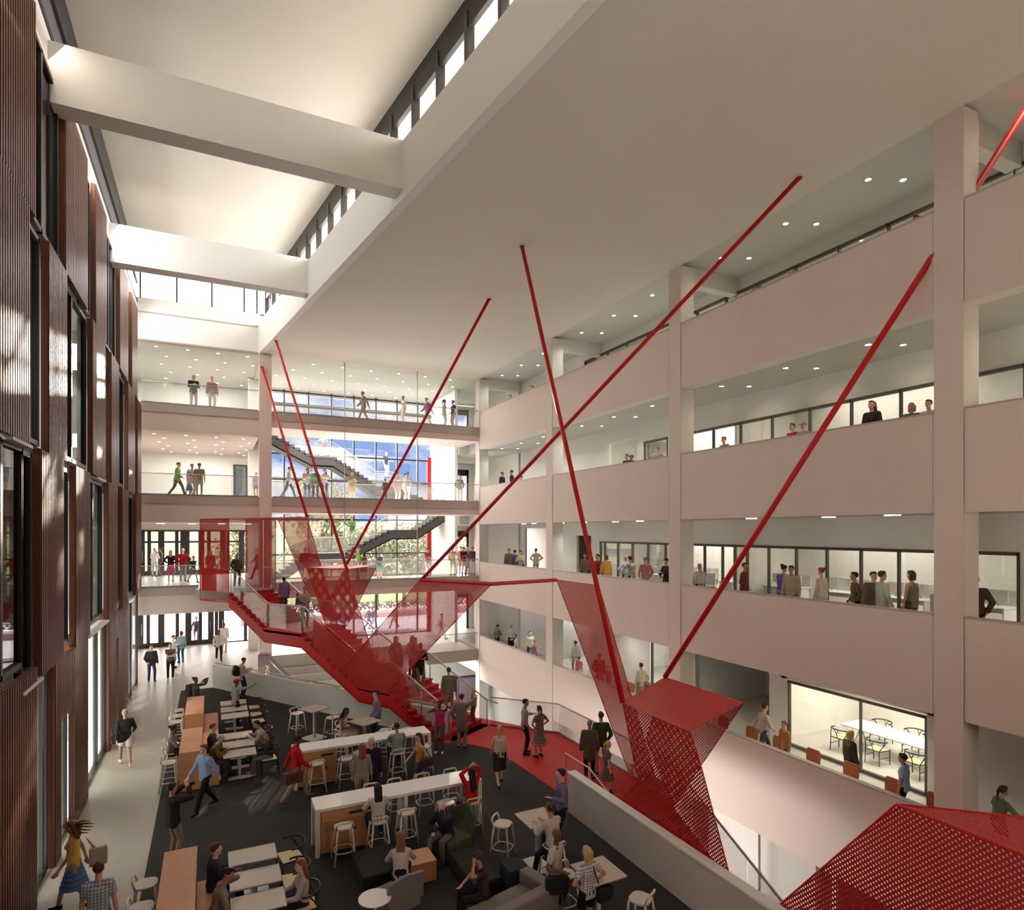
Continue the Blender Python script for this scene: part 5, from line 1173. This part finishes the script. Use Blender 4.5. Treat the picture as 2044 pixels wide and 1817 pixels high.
for r_ in [
 ('woman in olive shirt leaning at the second-storey far balcony',993,1255,0,(-1,-.3),'hips','f','m',('bun','k'),('shirt',(130,134,96)),(T,K_),1.62),
 ('woman in white blouse and black skirt with her back turned, second storey far bay',1021,1247,0,(.2,1),'stand','f','l',('short','g'),('shirt',(220,222,228)),('skirt',(44,38,50)),1.7),
 ('long-haired girl with green bag at the second-storey far balcony',1030,1266,0,(-.8,.4),'pocket','f','l',('bob','b'),('shirt',(206,190,186)),(T,(170,110,130)),1.5),
 ('man in pale t-shirt and green trousers, second storey far bay',1058,1259,0,(-.3,-1),'pocket','m','l',('short','b'),('tee',(216,222,196)),(T,(50,90,60)),1.76),
 ('girl in purple dress beside the man in the pale t-shirt',1068,1276,0,(-1,.1),'stand','f','l',('bob','y'),('tank',(160,96,180)),('flare',(150,86,170)),1.45),
 ('person in white top and tan trousers at the edge of the tall ribbon',1149,1279,0,(.2,1),'stand','f','l',('bun','b'),('shirt',(232,226,214)),(T,(196,160,110)),1.75),
 ('child tinted red behind the tall ribbon, second storey',1156,1311,0,(.2,1),'stand','f','l',('short','r'),('tee',(206,110,110)),('flare',(210,180,176)),1.3),
 ('man in open red jacket behind the tall ribbon, second storey',1196,1304,0,(-.4,-1),'stand2','m','m',('short','r'),('jacket',(150,30,40)),(T,(150,60,80)),1.76),
 ('child in pink shirt sitting at the balcony behind the tall ribbon',1215,1328,0,(-1,-.1),'stand','f','l',('short','r'),('tee',(190,96,130)),(T,(170,90,120)),1.4),
 ('tall woman in pale dress with her back turned, second storey',1280,1323,0,(.3,1),'stand','f','l',('bun','b'),('shirt',(226,222,200)),('skirt',(170,166,140)),1.78),
 ('blonde girl in purple-grey top beside the woman in the pale dress',1292,1347,0,(-1,-.2),'stand','f','l',('bob','y'),('tank',(150,110,130)),(T,(150,100,100)),1.42),
 ('man in checked shirt walking in the near second-storey gallery',1523,1404,0,(.9,-.3),'walk','m','l',('short','b'),('shirt',(206,190,180)),(T,(78,72,72)),1.78),
 ('woman in tan jacket with ponytail, near second-storey gallery',1567,1438,0,(-1,.2),'stand','f','l',('pony','n'),('jacket',(180,126,80)),(T,(90,104,140)),1.62),
 ('blonde woman with grey checked scarf in front of the meeting room',1696,1457,0,(1,-.3),'stand','f','l',('bob','y'),('jacket',(86,74,66)),(T,(80,72,68)),1.7),
 ('man in light blue short-sleeved shirt outside the meeting room',1805,1513,0,(-.3,1),'stand','m','m',('short','b'),('tee',(190,206,236)),(T,(40,36,34)),1.74),
 ('woman in sage shirt looking down at the far right edge',1992,1567,0,(1,-.5),'lean','f','l',('pony','b'),('shirt',(120,140,116)),(T,K_),1.66)]:
    gp(*r_)
# outside on the plaza and on the bridge
for px,py,l,c,b,fc in ((760,1272,'dark-haired visitor outside the far window, left of the red ribbon',(70,70,80),(96,96,110),(1,0)),(772,1272,'visitor with a tote outside the far window',(120,80,130),(150,140,180),(1,.1)),(826,1274,'woman standing outside behind the red mesh',(190,110,110),(180,120,120),(-1,0)),(392,1285,'person in a purple sweater coming through the entrance doors',(120,90,140),(180,160,190),(0,-1))):
    q = G(px,py,0); person(l,(q.x,q.y if q.y>44.6 or px<500 else 45.2,0 if px<500 else -.05),fc,'walk','f','l',('short','b'),('shirt',c),(T,b),h=1.75)
person('person in white trousers striding along the bridge behind the stair', (XY(880,38.6),38.6,0), (1,-.2),'walk','m','l',('short','n'),('shirt',(206,176,170)),(T,(228,226,226)),h=1.78)
# ================================================================ FURNITURE
ST = {}
def bar_stool(label, x, y, rz, z=.012, group='white bar stools', w=1.0):
    if 'stool' not in ST:
        t = thing('bar_stool', label, 'stool', (x,y,z), rz, group); ST['stool'] = t
        m = MB(); m.prism([(.2*math.copysign(abs(math.cos(a))**.7,math.cos(a)), .19*math.copysign(abs(math.sin(a))**.7,math.sin(a))) for a in [2*PI*k/20 for k in range(20)]], .735, .77); m.build('seat', STOOLW, t, bevel=.008)
        for sx,sy in ((-1,-1),(1,-1),(-1,1),(1,1)):
            MB().tube([(sx*.225,sy*.225,0),(sx*.15,sy*.15,.74)], .019, 8, r1=.023).build('leg', STOOLW, t)
        m = MB(); rr = .2
        m.tube([(rr*math.copysign(abs(math.cos(a))**.6,math.cos(a)), rr*math.copysign(abs(math.sin(a))**.6,math.sin(a)), .25) for a in [2*PI*k/24 for k in range(24)]], .014, 6, closed=True); m.build('foot_ring', STOOLW, t)
        m = MB(); m.tube([(-.165,-.15,.76),(-.175,-.185,.86),(-.15,-.2,.9),(0,-.215,.905),(.15,-.2,.9),(.175,-.185,.86),(.165,-.15,.76)], .021, 8); m.build('backrest', STOOLW, t)
        return t
    return dup(ST['stool'], (x,y,z), rz, label, group)
def wish_chair(label, x, y, rz, z=.012, group='black wishbone chairs'):
    if 'chair' not in ST:
        t = thing('dining_chair', label, 'chair', (x,y,z), rz, group); ST['chair'] = t
        MB().prism([(-.25,.22),(.25,.22),(.21,-.2),(-.21,-.2)], .425, .455).build('seat', CORD, t, bevel=.01)
        fr = MB(); fr.tube([(-.25,.22,.43),(.25,.22,.43),(.21,-.2,.43),(-.21,-.2,.43)], .014, 6, closed=True); fr.build('seat_frame', CHB, t)
        for sx in (-1,1):
            MB().tube([(sx*.26,.23,0),(sx*.26,.23,.46)], .016, 8).build('leg', CHB, t)
            MB().tube([(sx*.23,-.24,0),(sx*.22,-.22,.44),(sx*.28,-.14,.6),(sx*.29,-.05,.71)], .015, 8).build('leg', CHB, t)
            MB().tube([(sx*.255,.22,.22),(sx*.225,-.22,.22)], .01, 6).build('stretcher', CHB, t)
        m = MB(); m.tube([(.31*math.cos(a), -.02-.26*math.sin(a) , .715+.02*math.sin(a)) for a in [(-.35+(PI+.7)*k/16) for k in range(17)]], .02, 8); m.build('backrest', CHB, t)
        m = MB(); m.tube([(0,-.2,.44),(0,-.24,.58)], .013, 6); m.tube([(0,-.24,.58),(-.07,-.275,.72)], .012, 6); m.tube([(0,-.24,.58),(.07,-.275,.72)], .012, 6); m.build('splat', CHB, t)
        return t
    return dup(ST['chair'], (x,y,z), rz, label, group)
def long_table(label, y0, y1, adj):
    t = thing('high_table', label, 'table', (2.05,y0,.012), 0, 'long white high tables'); L = 3.95; w = y1-y0
    MB().box(0,L,0,w,.99,1.06).build('tabletop', TWHITE, t, bevel=.004)
    for x in (0,L-.09):
        for y in (0,w-.11): MB().box(x,x+.09,y,y+.11,0,.99).build('leg', TWHITE, t)
    for y in (.06,w-.17): MB().box(2.0,2.09,y,y+.11,0,.99).build('leg', TWHITE, t)
    b = thing('bin_cabinet', 'plywood bin cabinet under the %s long white table' % adj, 'cabinet', (2.17,y0+.03,.012), 0, 'plywood bin cabinets')
    MB().box(0,1.02,0,w-.06,.06,.985).build('body', WOODO, b); MB().box(.04,.98,.03,w-.1,0,.06).build('plinth', DARK, b)
    d = MB().box(.012,1.008,-.018,0,.74,.975).build('flap', WOODO, b)
    s = MB(); pts = [(.62+.03*math.cos(a) if math.cos(a)<0 else .9+.03*math.cos(a), .03*math.sin(a)) for a in [2*PI*k/20+.01 for k in range(20)]]
    s.slab([(p[0],-.021,.86+p[1]) for p in pts],(0,.004,0)); s.build('slot', DARK, d)
    d = MB().box(.012,1.008,-.018,0,.075,.725).build('door', WOODO, b)
    s = MB(); s.slab([(.74+.035*math.cos(a),-.021,.5+.035*math.sin(a)) for a in [2*PI*k/16 for k in range(16)]],(0,.004,0)); s.build('finger_hole', DARK, d)
long_table('far long white high table with waterfall legs', 18.0, 18.7, 'far'); long_table('near long white high table with waterfall legs', 14.06, 14.78, 'near')
g1 = 'white stools around the long high tables'
for x,y,rz,l in ((2.62,17.75,0,'white stool in front of the bin cabinet of the far white table'),(3.4,17.75,0,'second white stool from the left along the far white table'),(4.85,17.6,0,'white stool under the man in the pale green shirt'),(5.7,17.75,0,'white stool at the right front of the far white table'),
  (3.5,19.0,PI,'white stool behind the far white table, beside the cabinet'),(4.75,19.0,PI,'white stool behind the middle of the far white table'),(5.6,19.0,PI,'white stool behind the right end of the far white table'),
  (2.58,13.72,0,'white stool in front of the bin cabinet of the near white table'),(3.33,13.65,0,'white stool under the woman in the white jacket'),(4.0,13.78,0,'white stool just right of the woman in the white jacket'),(4.98,13.85,.2,'white stool half hidden behind the bald man in the blazer'),(5.55,13.65,0,'white stool under the woman in the red sweater'),
  (3.55,15.15,PI,'white stool behind the near white table, by its cabinet'),(4.16,15.2,PI,'white stool behind the centre legs of the near white table'),(4.9,15.2,PI,'white stool behind the near white table, right of centre'),(5.65,15.2,PI,'white stool behind the right end of the near white table')):
    bar_stool(l, x, y, rz, group=g1)
def square_table(label, x, y, rz=0):
    if 'sq' not in ST:
        t = thing('square_high_table', label, 'table', (x,y,.012), rz, 'square high tables'); ST['sq'] = t
        a = MB().box(-.36,.36,-.38,.38,1.0,1.03).build('tabletop', TGREY, t, bevel=.01); m = MB(); m.tube([(-.355,-.375,1.03),(.355,-.375,1.03),(.355,.375,1.03),(-.355,.375,1.03)], .012, 6, closed=True); m.build('rim', TRIM, t)
        MB().box(-.035,.035,-.035,.035,.02,1.0).build('pedestal', TRIM, t); MB().prism([(-.3,-.32),(0,-.35),(.3,-.32),(.33,0),(.3,.32),(0,.35),(-.3,.32),(-.33,0)],0,.02).build('base', TRIM, t)
        return
    dup(ST['sq'], (x,y,.012), rz, label)
square_table('square high table farthest left along the pale parapet', 3.2, 22.3, .5); square_table('square high table where the black-ponytailed woman sits', 4.45, 20.1, .5)
square_table('square high table where the man in the off-white shirt sits', 6.29, 11.7); square_table('square high table at the lower right, nearest the camera', 6.3, 9.4)
g2 = 'white stools at the square tables'
for x,y,rz,l in ((2.72,22.95,-2.6,'white stool on the left side of the farthest square table'),(3.75,21.9,.6,'white stool on the right side of the farthest square table'),(3.9,20.8,-2.4,'white stool beyond the second square table by the parapet'),(3.75,20.0,-1.2,'white stool under the black-ponytailed woman'),(5.05,19.75,1.0,'white stool on the right of the second square table'),
  (5.75,12.3,-2.4,'white stool at the far left corner of the off-white-shirted man\'s table'),(6.28,11.0,0,'white stool under the man in the off-white shirt'),(5.95,9.98,PI,'white stool beyond the nearest square table'),(6.75,8.75,.5,'white stool at the lower right corner of the nearest square table')):
    bar_stool(l, x, y, rz, group=g2)
def small_table(label, x, y):
    if 'sm' not in ST:
        t = thing('cafe_table', label, 'table', (x,y,.012), 0, 'small rectangular tables'); ST['sm'] = t
        MB().box(-.44,.44,-.31,.31,.7,.73).build('tabletop', TGREY, t, bevel=.012); m = MB(); m.tube([(-.435,-.305,.73),(.435,-.305,.73),(.435,.305,.73),(-.435,.305,.73)], .011, 6, closed=True); m.build('rim', TRIM, t)
        MB().box(-.035,.035,-.035,.035,.03,.7).build('pedestal', TRIM, t); MB().box(-.3,.3,-.11,.11,0,.03).build('base', TRIM, t, bevel=.012)
        return
    dup(ST['sm'], (x,y,.012), 0, label)
for y,l in ((25.5,'farthest small table of the upper left group, by the capped man'),(24.6,'second small table behind the capped man'),(23.7,'small table right behind the capped man\'s legs'),(21.35,'small table by the man in the dark suit'),(20.5,'middle small table of the front trio'),(19.65,'front small table of the trio, by the woman with very long hair'),(13.35,'farthest small table of the bottom left group'),(12.45,'middle small table of the bottom left group'),(11.6,'nearest small table, cut by the bottom of the picture')):
    small_table(l, .73, y)
for x,y,rz,l in ((1.5,25.6,PI/2,'farthest black wishbone chair of the upper left tables'),(1.5,24.6,PI/2,'second farthest black wishbone chair of the upper left tables'),(1.5,23.7,PI/2,'third black wishbone chair, behind the grey-shirted man'),(1.5,21.75,PI/2,'black wishbone chair just behind the grey-shirted man'),(1.5,20.9,PI/2,'black wishbone chair under the grey-shirted man'),(1.55,19.7,PI/2,'black wishbone chair under the woman with very long hair'),(1.48,13.55,PI/2+.15,'empty black wishbone chair at the bottom left tables'),(1.45,12.6,PI/2,'black wishbone chair tucked behind the red-haired woman'),(1.5,11.7,PI/2,'black wishbone chair under the red-haired woman')):
    wish_chair(l, x, y, rz)
# tall plywood counters with benches
def counter(label, y0, y1):
    t = thing('tall_counter', label, 'counter', (-.8,y0,.012), 0, 'tall plywood counters'); L = y1-y0
    MB().box(0,.54,0,L,.03,1.04).build('body', WOODO, t); MB().box(-.01,.55,-.01,L+.01,1.04,1.1).build('worktop', WOODO, t, bevel=.004); MB().box(.03,.5,.03,L-.03,0,.03).build('plinth', DARK, t)
def bench(label, y0, y1):
    t = thing('bench', label, 'bench', (-.25,y0,.012), 0, 'plywood benches'); L = y1-y0
    MB().box(0,.44,0,L,.03,.4).build('body', WOODO, t); MB().box(0,.45,-.01,L+.01,.4,.45).build('seat', WOODO, t, bevel=.004); MB().box(.02,.4,.03,L-.03,0,.03).build('plinth', DARK, t)
counter('tall orange plywood counter in the middle left, the farther one', 23.1, 25.5); counter('tall orange plywood counter in front of the farther one', 19.2, 21.45); counter('tall orange plywood counter at the bottom left edge', 8.6, 13.4)
bench('low plywood bench along the right of the middle counters', 19.3, 25.4); bench('low plywood bench beside the bottom left counter', 8.6, 13.3)
for y,l in ((25.2,'farthest white stool left of the orange counters'),(24.45,'second white stool left of the farther orange counter'),(23.7,'third white stool left of the farther orange counter'),(21.3,'white stool beyond the woman with the hair bun'),(20.5,'white stool under the woman with the hair bun'),(19.6,'empty white stool in front of the woman with the hair bun'),(13.05,'white stool at the far end of the bottom left counter'),(12.25,'white stool nearest the bottom left corner')):
    bar_stool(l, -1.08, y, -PI/2, group='white stools left of the plywood counters')
# lounge
def soft(name, label, cat, mm, boxes, loc=(0,0,.012), rz=0, group=None, parts=None):
    t = thing(name, label, cat, loc, rz, group)
    for nm,b in boxes: MB().box(*b).build(nm, mm, t, bevel=.03)
    return t
soft('ottoman','large black ottoman left of the low plywood table','ottoman',BLACKF,[('cushion',(2.65,3.52,12.1,13.2,.1,.42)),('base',(2.68,3.49,12.13,13.17,.0,.1))])
soft('ottoman','long black ottoman right of the low plywood table','ottoman',BLACKF,[('cushion',(4.5,5.12,10.95,12.3,.1,.42)),('base',(4.53,5.09,10.98,12.27,0,.1))])
soft('sofa_block','dark navy upright block behind the woman with the headscarf','seat',mat('navy_fabric',(40,44,56),.9,var=.1),[('cushion',(5.15,5.6,10.7,11.2,.1,.62)),('base',(5.17,5.58,10.72,11.18,0,.1))])
t = thing('coffee_table','low orange plywood block table in the lounge','table',(3.6,12.1,.012)); MB().box(0,.55,0,.58,.02,.4).build('body', WOODO, t); MB().box(-.005,.555,-.005,.585,.4,.43).build('top', WOODO, t)
t = thing('lounge_chair','dark green tufted lounge chair under the bald man','armchair',(4.78,13.0,.012),.35)
m = MB(); m.prism([(-.36,-.36),(.3,-.38),(.4,0),(.3,.36),(-.36,.34)], .08, .42); m.build('seat', GREENF, t, bevel=.03)
m = MB(); m.slab([(.3,-.38,.4),(.4,0,.4),(.3,.36,.4),(.38,.34,.8),(.5,0,.98),(.38,-.36,.8)],(.09,0,0)); m.build('backrest', GREENF, t, bevel=.02)
m = MB(); 
for p in ((.38,.34,.8),(.5,0,.98),(.38,-.36,.8),(.3,-.38,.42),(.3,.36,.42)): m.tube([(.37,0,.66),(p[0]-.02,p[1],p[2])], .006, 4)
m.build('seam', DARK, t); MB().prism([(-.3,-.3),(.26,-.3),(.32,0),(.26,.3),(-.3,.3)], 0, .08).build('base', DARK, t)
t = thing('lounge_chair','grey swivel lounge chair with a round tablet at the bottom centre','armchair',(3.15,11.45,.012),.3)
m = MB(); m.prism([(-.34,-.3),(.34,-.3),(.38,.32),(-.38,.32)], .12, .43); m.build('seat', GREYF, t, bevel=.03)
m = MB(); m.slab([(-.42,-.28,.3),(.36,-.28,.3),(.3,-.38,.84),(-.12,-.4,.9),(-.46,-.36,.82)],(0,-.08,.0)); m.build('backrest', GREYF, t, bevel=.02)
MB().cyl((0,0,0),.24,.03).build('base', TRIM, t); MB().cyl((0,0,.03),.04,.1).build('swivel_post', STEEL, t)
t = thing('side_table','round white tablet table beside the grey swivel chair','table',(2.62,11.0,.012)); MB().cyl((0,0,.62),.29,.02,32).build('tabletop', TWHITE, t); MB().cyl((0,0,.02),.03,.6).build('post', TRIM, t); MB().cyl((0,0,0),.2,.02,24).build('base', TRIM, t)
t = thing('sofa','grey fabric sofa at the bottom centre of the picture','sofa',(4.9,10.1,.012),.25)
m = MB(); m.box(-.9,.55,-.35,.4,.1,.43); m.build('seat_cushion', GREYF, t, bevel=.03); MB().box(-.95,.75,-.6,-.35,.05,.78).build('backrest', GREYF, t, bevel=.04); MB().box(.55,.8,-.38,.45,.05,.66).build('armrest', GREYF, t, bevel=.04)
# terracotta chairs along the second-storey balcony, meeting room
tc0 = None
def terra(label, px, py):
    global tc0
    q = G(px,py,.95); x = 15.12 if q.x < 15.12 else min(q.x,15.6); y = YX(px,x)
    if tc0 is None:
        tc0 = t = thing('counter_chair', label, 'chair', (x,y,0), 0, 'terracotta chairs at the second-storey balcony')
        m = MB()
        pts = [(-.03,-.22,.6),(-.03,.22,.6),(.0,.24,.9),(.0,.18,.98),(.0,-.18,.98),(.0,-.24,.9)]; m.slab(pts,(.03,0,0)); m.build('backrest', TERRA, t, bevel=.01)
        MB().box(-.4,-.02,-.2,.2,.58,.62).build('seat', TERRA, t, bevel=.01)
        for sx in (-.36,-.06):
            for sy in (-.17,.17): MB().cyl((sx,sy,0),.012,.58,8).build('leg', STEEL, t)
        t.location = (x+.3,y,0); return
    dup(tc0, (x+.3,y,0), 0, label)
for px,py,l in ((1055,1295,'terracotta chair by the man in green trousers'),(1090,1312,'terracotta chair next to the far column'),(1187,1345,'terracotta chair behind the tall red ribbon'),(1247,1366,'terracotta chair at the right edge of the tall red ribbon'),(1281,1395,'terracotta chair by the tall woman in the pale dress'),(1430,1440,'terracotta chair seen through the near portal mesh'),(1487,1457,'terracotta chair left of the man in the checked shirt'),(1541,1480,'terracotta chair left of the woman in the tan jacket'),(1609,1503,'terracotta chair right of the woman in the tan jacket'),(1684,1531,'terracotta chair in front of the blonde woman with the scarf'),(1769,1563,'terracotta chair left of the man in light blue'),(1854,1597,'terracotta chair against the near right column')):
    terra(l, px, py)
t = thing('meeting_table','long white meeting table behind the glass','table',(19.5,12.35,0)); MB().box(-.55,.55,-1.5,1.5,.7,.74).build('tabletop', TWHITE, t)
for s in (-1,1): MB().tube([(0,s*1.1,.7),(-.35,s*1.2,0)], .03, 6).build('leg', TWHITE, t); MB().tube([(0,s*1.1,.7),(.35,s*1.2,0)], .03, 6).build('leg', TWHITE, t)
for x,y,rz,l in ((18.55,13.5,-PI/2,'wishbone chair at the near left of the meeting table'),(18.55,12.3,-PI/2,'wishbone chair at the middle front of the meeting table'),(18.55,11.1,-PI/2,'wishbone chair at the near right of the meeting table'),(20.45,13.4,PI/2,'wishbone chair at the far left of the meeting table'),(20.45,12.3,PI/2,'wishbone chair behind the middle of the meeting table'),(20.45,11.2,PI/2,'wishbone chair behind the right end of the meeting table')):
    wish_chair(l, x, y, rz, 0, 'wishbone chairs in the meeting room')
# office desks behind the third-storey glass
dk = None
for i,y in enumerate((9.6,11.6,13.8,16.0,18.2,20.5,22.8)):
    l = 'white office desk with screens behind the third-storey glass'
    if dk is None:
        dk = t = thing('office_desk', l, 'desk', (18.9,y,L3), 0, 'office desks on the third storey')
        MB().box(-.4,.4,-.75,.75,.7,.73).build('desktop', TWHITE, t)
        for sy in (-.7,.7): MB().box(-.35,.35,sy-.02,sy+.02,0,.7).build('leg', TWHITE, t)
        for sy in (-.35,.4): MB().cbox((.1,sy,1.0),(.03,.5,.32)).build('monitor', TRIM, t); MB().box(.09,.13,sy-.02,sy+.02,.73,.9).build('monitor_stand', STEEL, t)
        MB().box(.39,.42,-.75,.75,.5,1.15).build('screen_divider', mat('divider_pale',(206,208,200),.7), t)
    else: dup(dk, (18.9,y,L3), 0, l)
oc = None
for i,(x,y,z,l) in enumerate(((18.15,10.2,L3,0),(18.15,12.4,L3,0),(18.15,15.2,L3,0),(18.15,19.2,L3,0),(18.6,6.1,0,'white swivel chair in the dark office at the right edge'))):
    l = l or 'white swivel chair at the desks behind the third-storey glass'; g = 'white swivel chairs of the offices'
    if oc is None:
        oc = t = thing('office_chair', l, 'chair', (x,y,z), .4, g)
        MB().box(-.24,.24,-.24,.24,.43,.5).build('seat', GREYF, t, bevel=.02); MB().cbox((-.27,0,.78),(.05,.44,.5)).build('backrest', TRIM, t, bevel=.02); MB().cyl((0,0,.1),.03,.34,10).build('gas_lift', TRIM, t)
        for k in range(5): a = 2*PI*k/5; MB().tube([(0,0,.12),(.28*math.cos(a),.28*math.sin(a),.05)], .02, 6).build('star_leg', TRIM, t)
    else: dup(oc, (x,y,z), .4+i, l, g)
# ================================================================ CARRIED THINGS
def bag(name, label, cat, c, d, mm, rz=0, strap=None, flap=True):
    t = thing(name, label, cat, c, rz)
    MB().box(-d[0]/2,d[0]/2,-d[1]/2,d[1]/2,0,d[2]).build('bag_body', mm, t, bevel=.03)
    if flap: MB().box(-d[0]/2-.005,d[0]/2+.005,-d[1]/2-.012,-d[1]/2,d[2]*.4,d[2]+.004).build('flap', mm, t, bevel=.006)
    if strap: MB().tube([Vector(p) for p in strap], .012, 6).build('strap', mm, t)
LB = mat('leather_brown',(98,64,56),.5,var=.1); BK = mat('bag_black',(34,32,34),.7,var=.1)
q = F2(590,1603); bag('briefcase','brown leather briefcase carried by the man in the red sweater','bag',(q[0]-.08,q[1]-.33,.66),(.44,.12,.3),LB,.1,[(-.1,0,.3),(-.08,0,.36),(.08,0,.36),(.1,0,.3)])
q = G(250,1530,0); bag('messenger_bag','dark messenger bag with white trim on the man walking away','bag',(q.x-.18,q.y-.14,.78),(.34,.12,.26),BK,.2,[(-.1,0,.26),(-.16,.06,.5),(-.1,.1,.66)])
bag('tote_bag','pale tote bag behind the woman in yellow','bag',(-1.98,14.28,.72),(.3,.1,.36),mat('canvas_pale',(178,170,150),.8),.2,[(-.08,0,.36),(-.2,0,.6),(-.05,0,.36)],False)
bag('handbag','dark flowered handbag of the woman in mustard','bag',(5.24,16.08,.82),(.36,.13,.24),mat('bag_flowers',(70,44,56),.7,var=.6,scale=24),0,[(-.1,0,.24),(-.05,.08,.52),(.1,0,.24)],False)
q = HD(1108,1652,0,1.75); bag('shoulder_bag','charcoal shoulder bag of the bald man in the white polo','bag',(q[0]-.1,q[1]-.24,.68),(.42,.14,.32),BK,-.3,[(-.15,0,.32),(-.05,.08,.66),(.05,.16,.74)])
q = HD(1174,1690,0,1.68); bag('shoulder_bag','black round handbag of the woman in plaid','bag',(q[0]+.28,q[1]-.08,.7),(.3,.13,.26),BK,.2,[(-.1,0,.26),(-.24,0,.6),(-.3,-.04,.7)])
def backpack(label, x, y, z, rz, mm):
    t = thing('backpack', label, 'backpack', (x,y,z), rz); MB().box(-.15,.15,-.1,.1,0,.44).build('main_pocket', mm, t, bevel=.05); MB().box(-.11,.11,-.15,-.09,.04,.26).build('front_pocket', mm, t, bevel=.03)
q = F2(483,1394); backpack('black backpack of the man at the parapet', q[0]-.24, q[1]-.05, 1.0, -PI/2+.3, BK)
q = HD(391,1350,0,1.7); backpack('grey backpack of the woman with the tablet', q[0]-.2, q[1]+.14, .95, -2.2, mat('bag_grey',(70,68,72),.8))
t = thing('tablet','grey tablet held up by the woman with the backpack','tablet',(q[0]+.34,q[1]-.2,1.52),.8); MB().cbox((0,0,0),(.2,.012,.26),0,.3).build('tablet_body', DARK, t); MB().cbox((0,-.008,.002),(.18,.006,.24),0,.3).build('screen', mat('screen_grey',(120,124,130),.2), t)
q = F2(345,1722); t = thing('camera','black camera held by the man in the black jacket','camera',(q[0]+.3,q[1]+.24,1.56),-.98); MB().cbox((0,0,0),(.14,.07,.1)).build('camera_body', BK, t, bevel=.01); MB().tube([(0,.03,0),(0,.13,0)], .035, 12).build('lens', BK, t)
q = F2(878,1503); t = thing('phone','white phone held out by the woman in magenta','phone',(q[0]+.1,q[1]-.62,1.72),-.6); MB().cbox((0,0,0),(.07,.01,.14)).build('phone_body', TWHITE, t, bevel=.004)
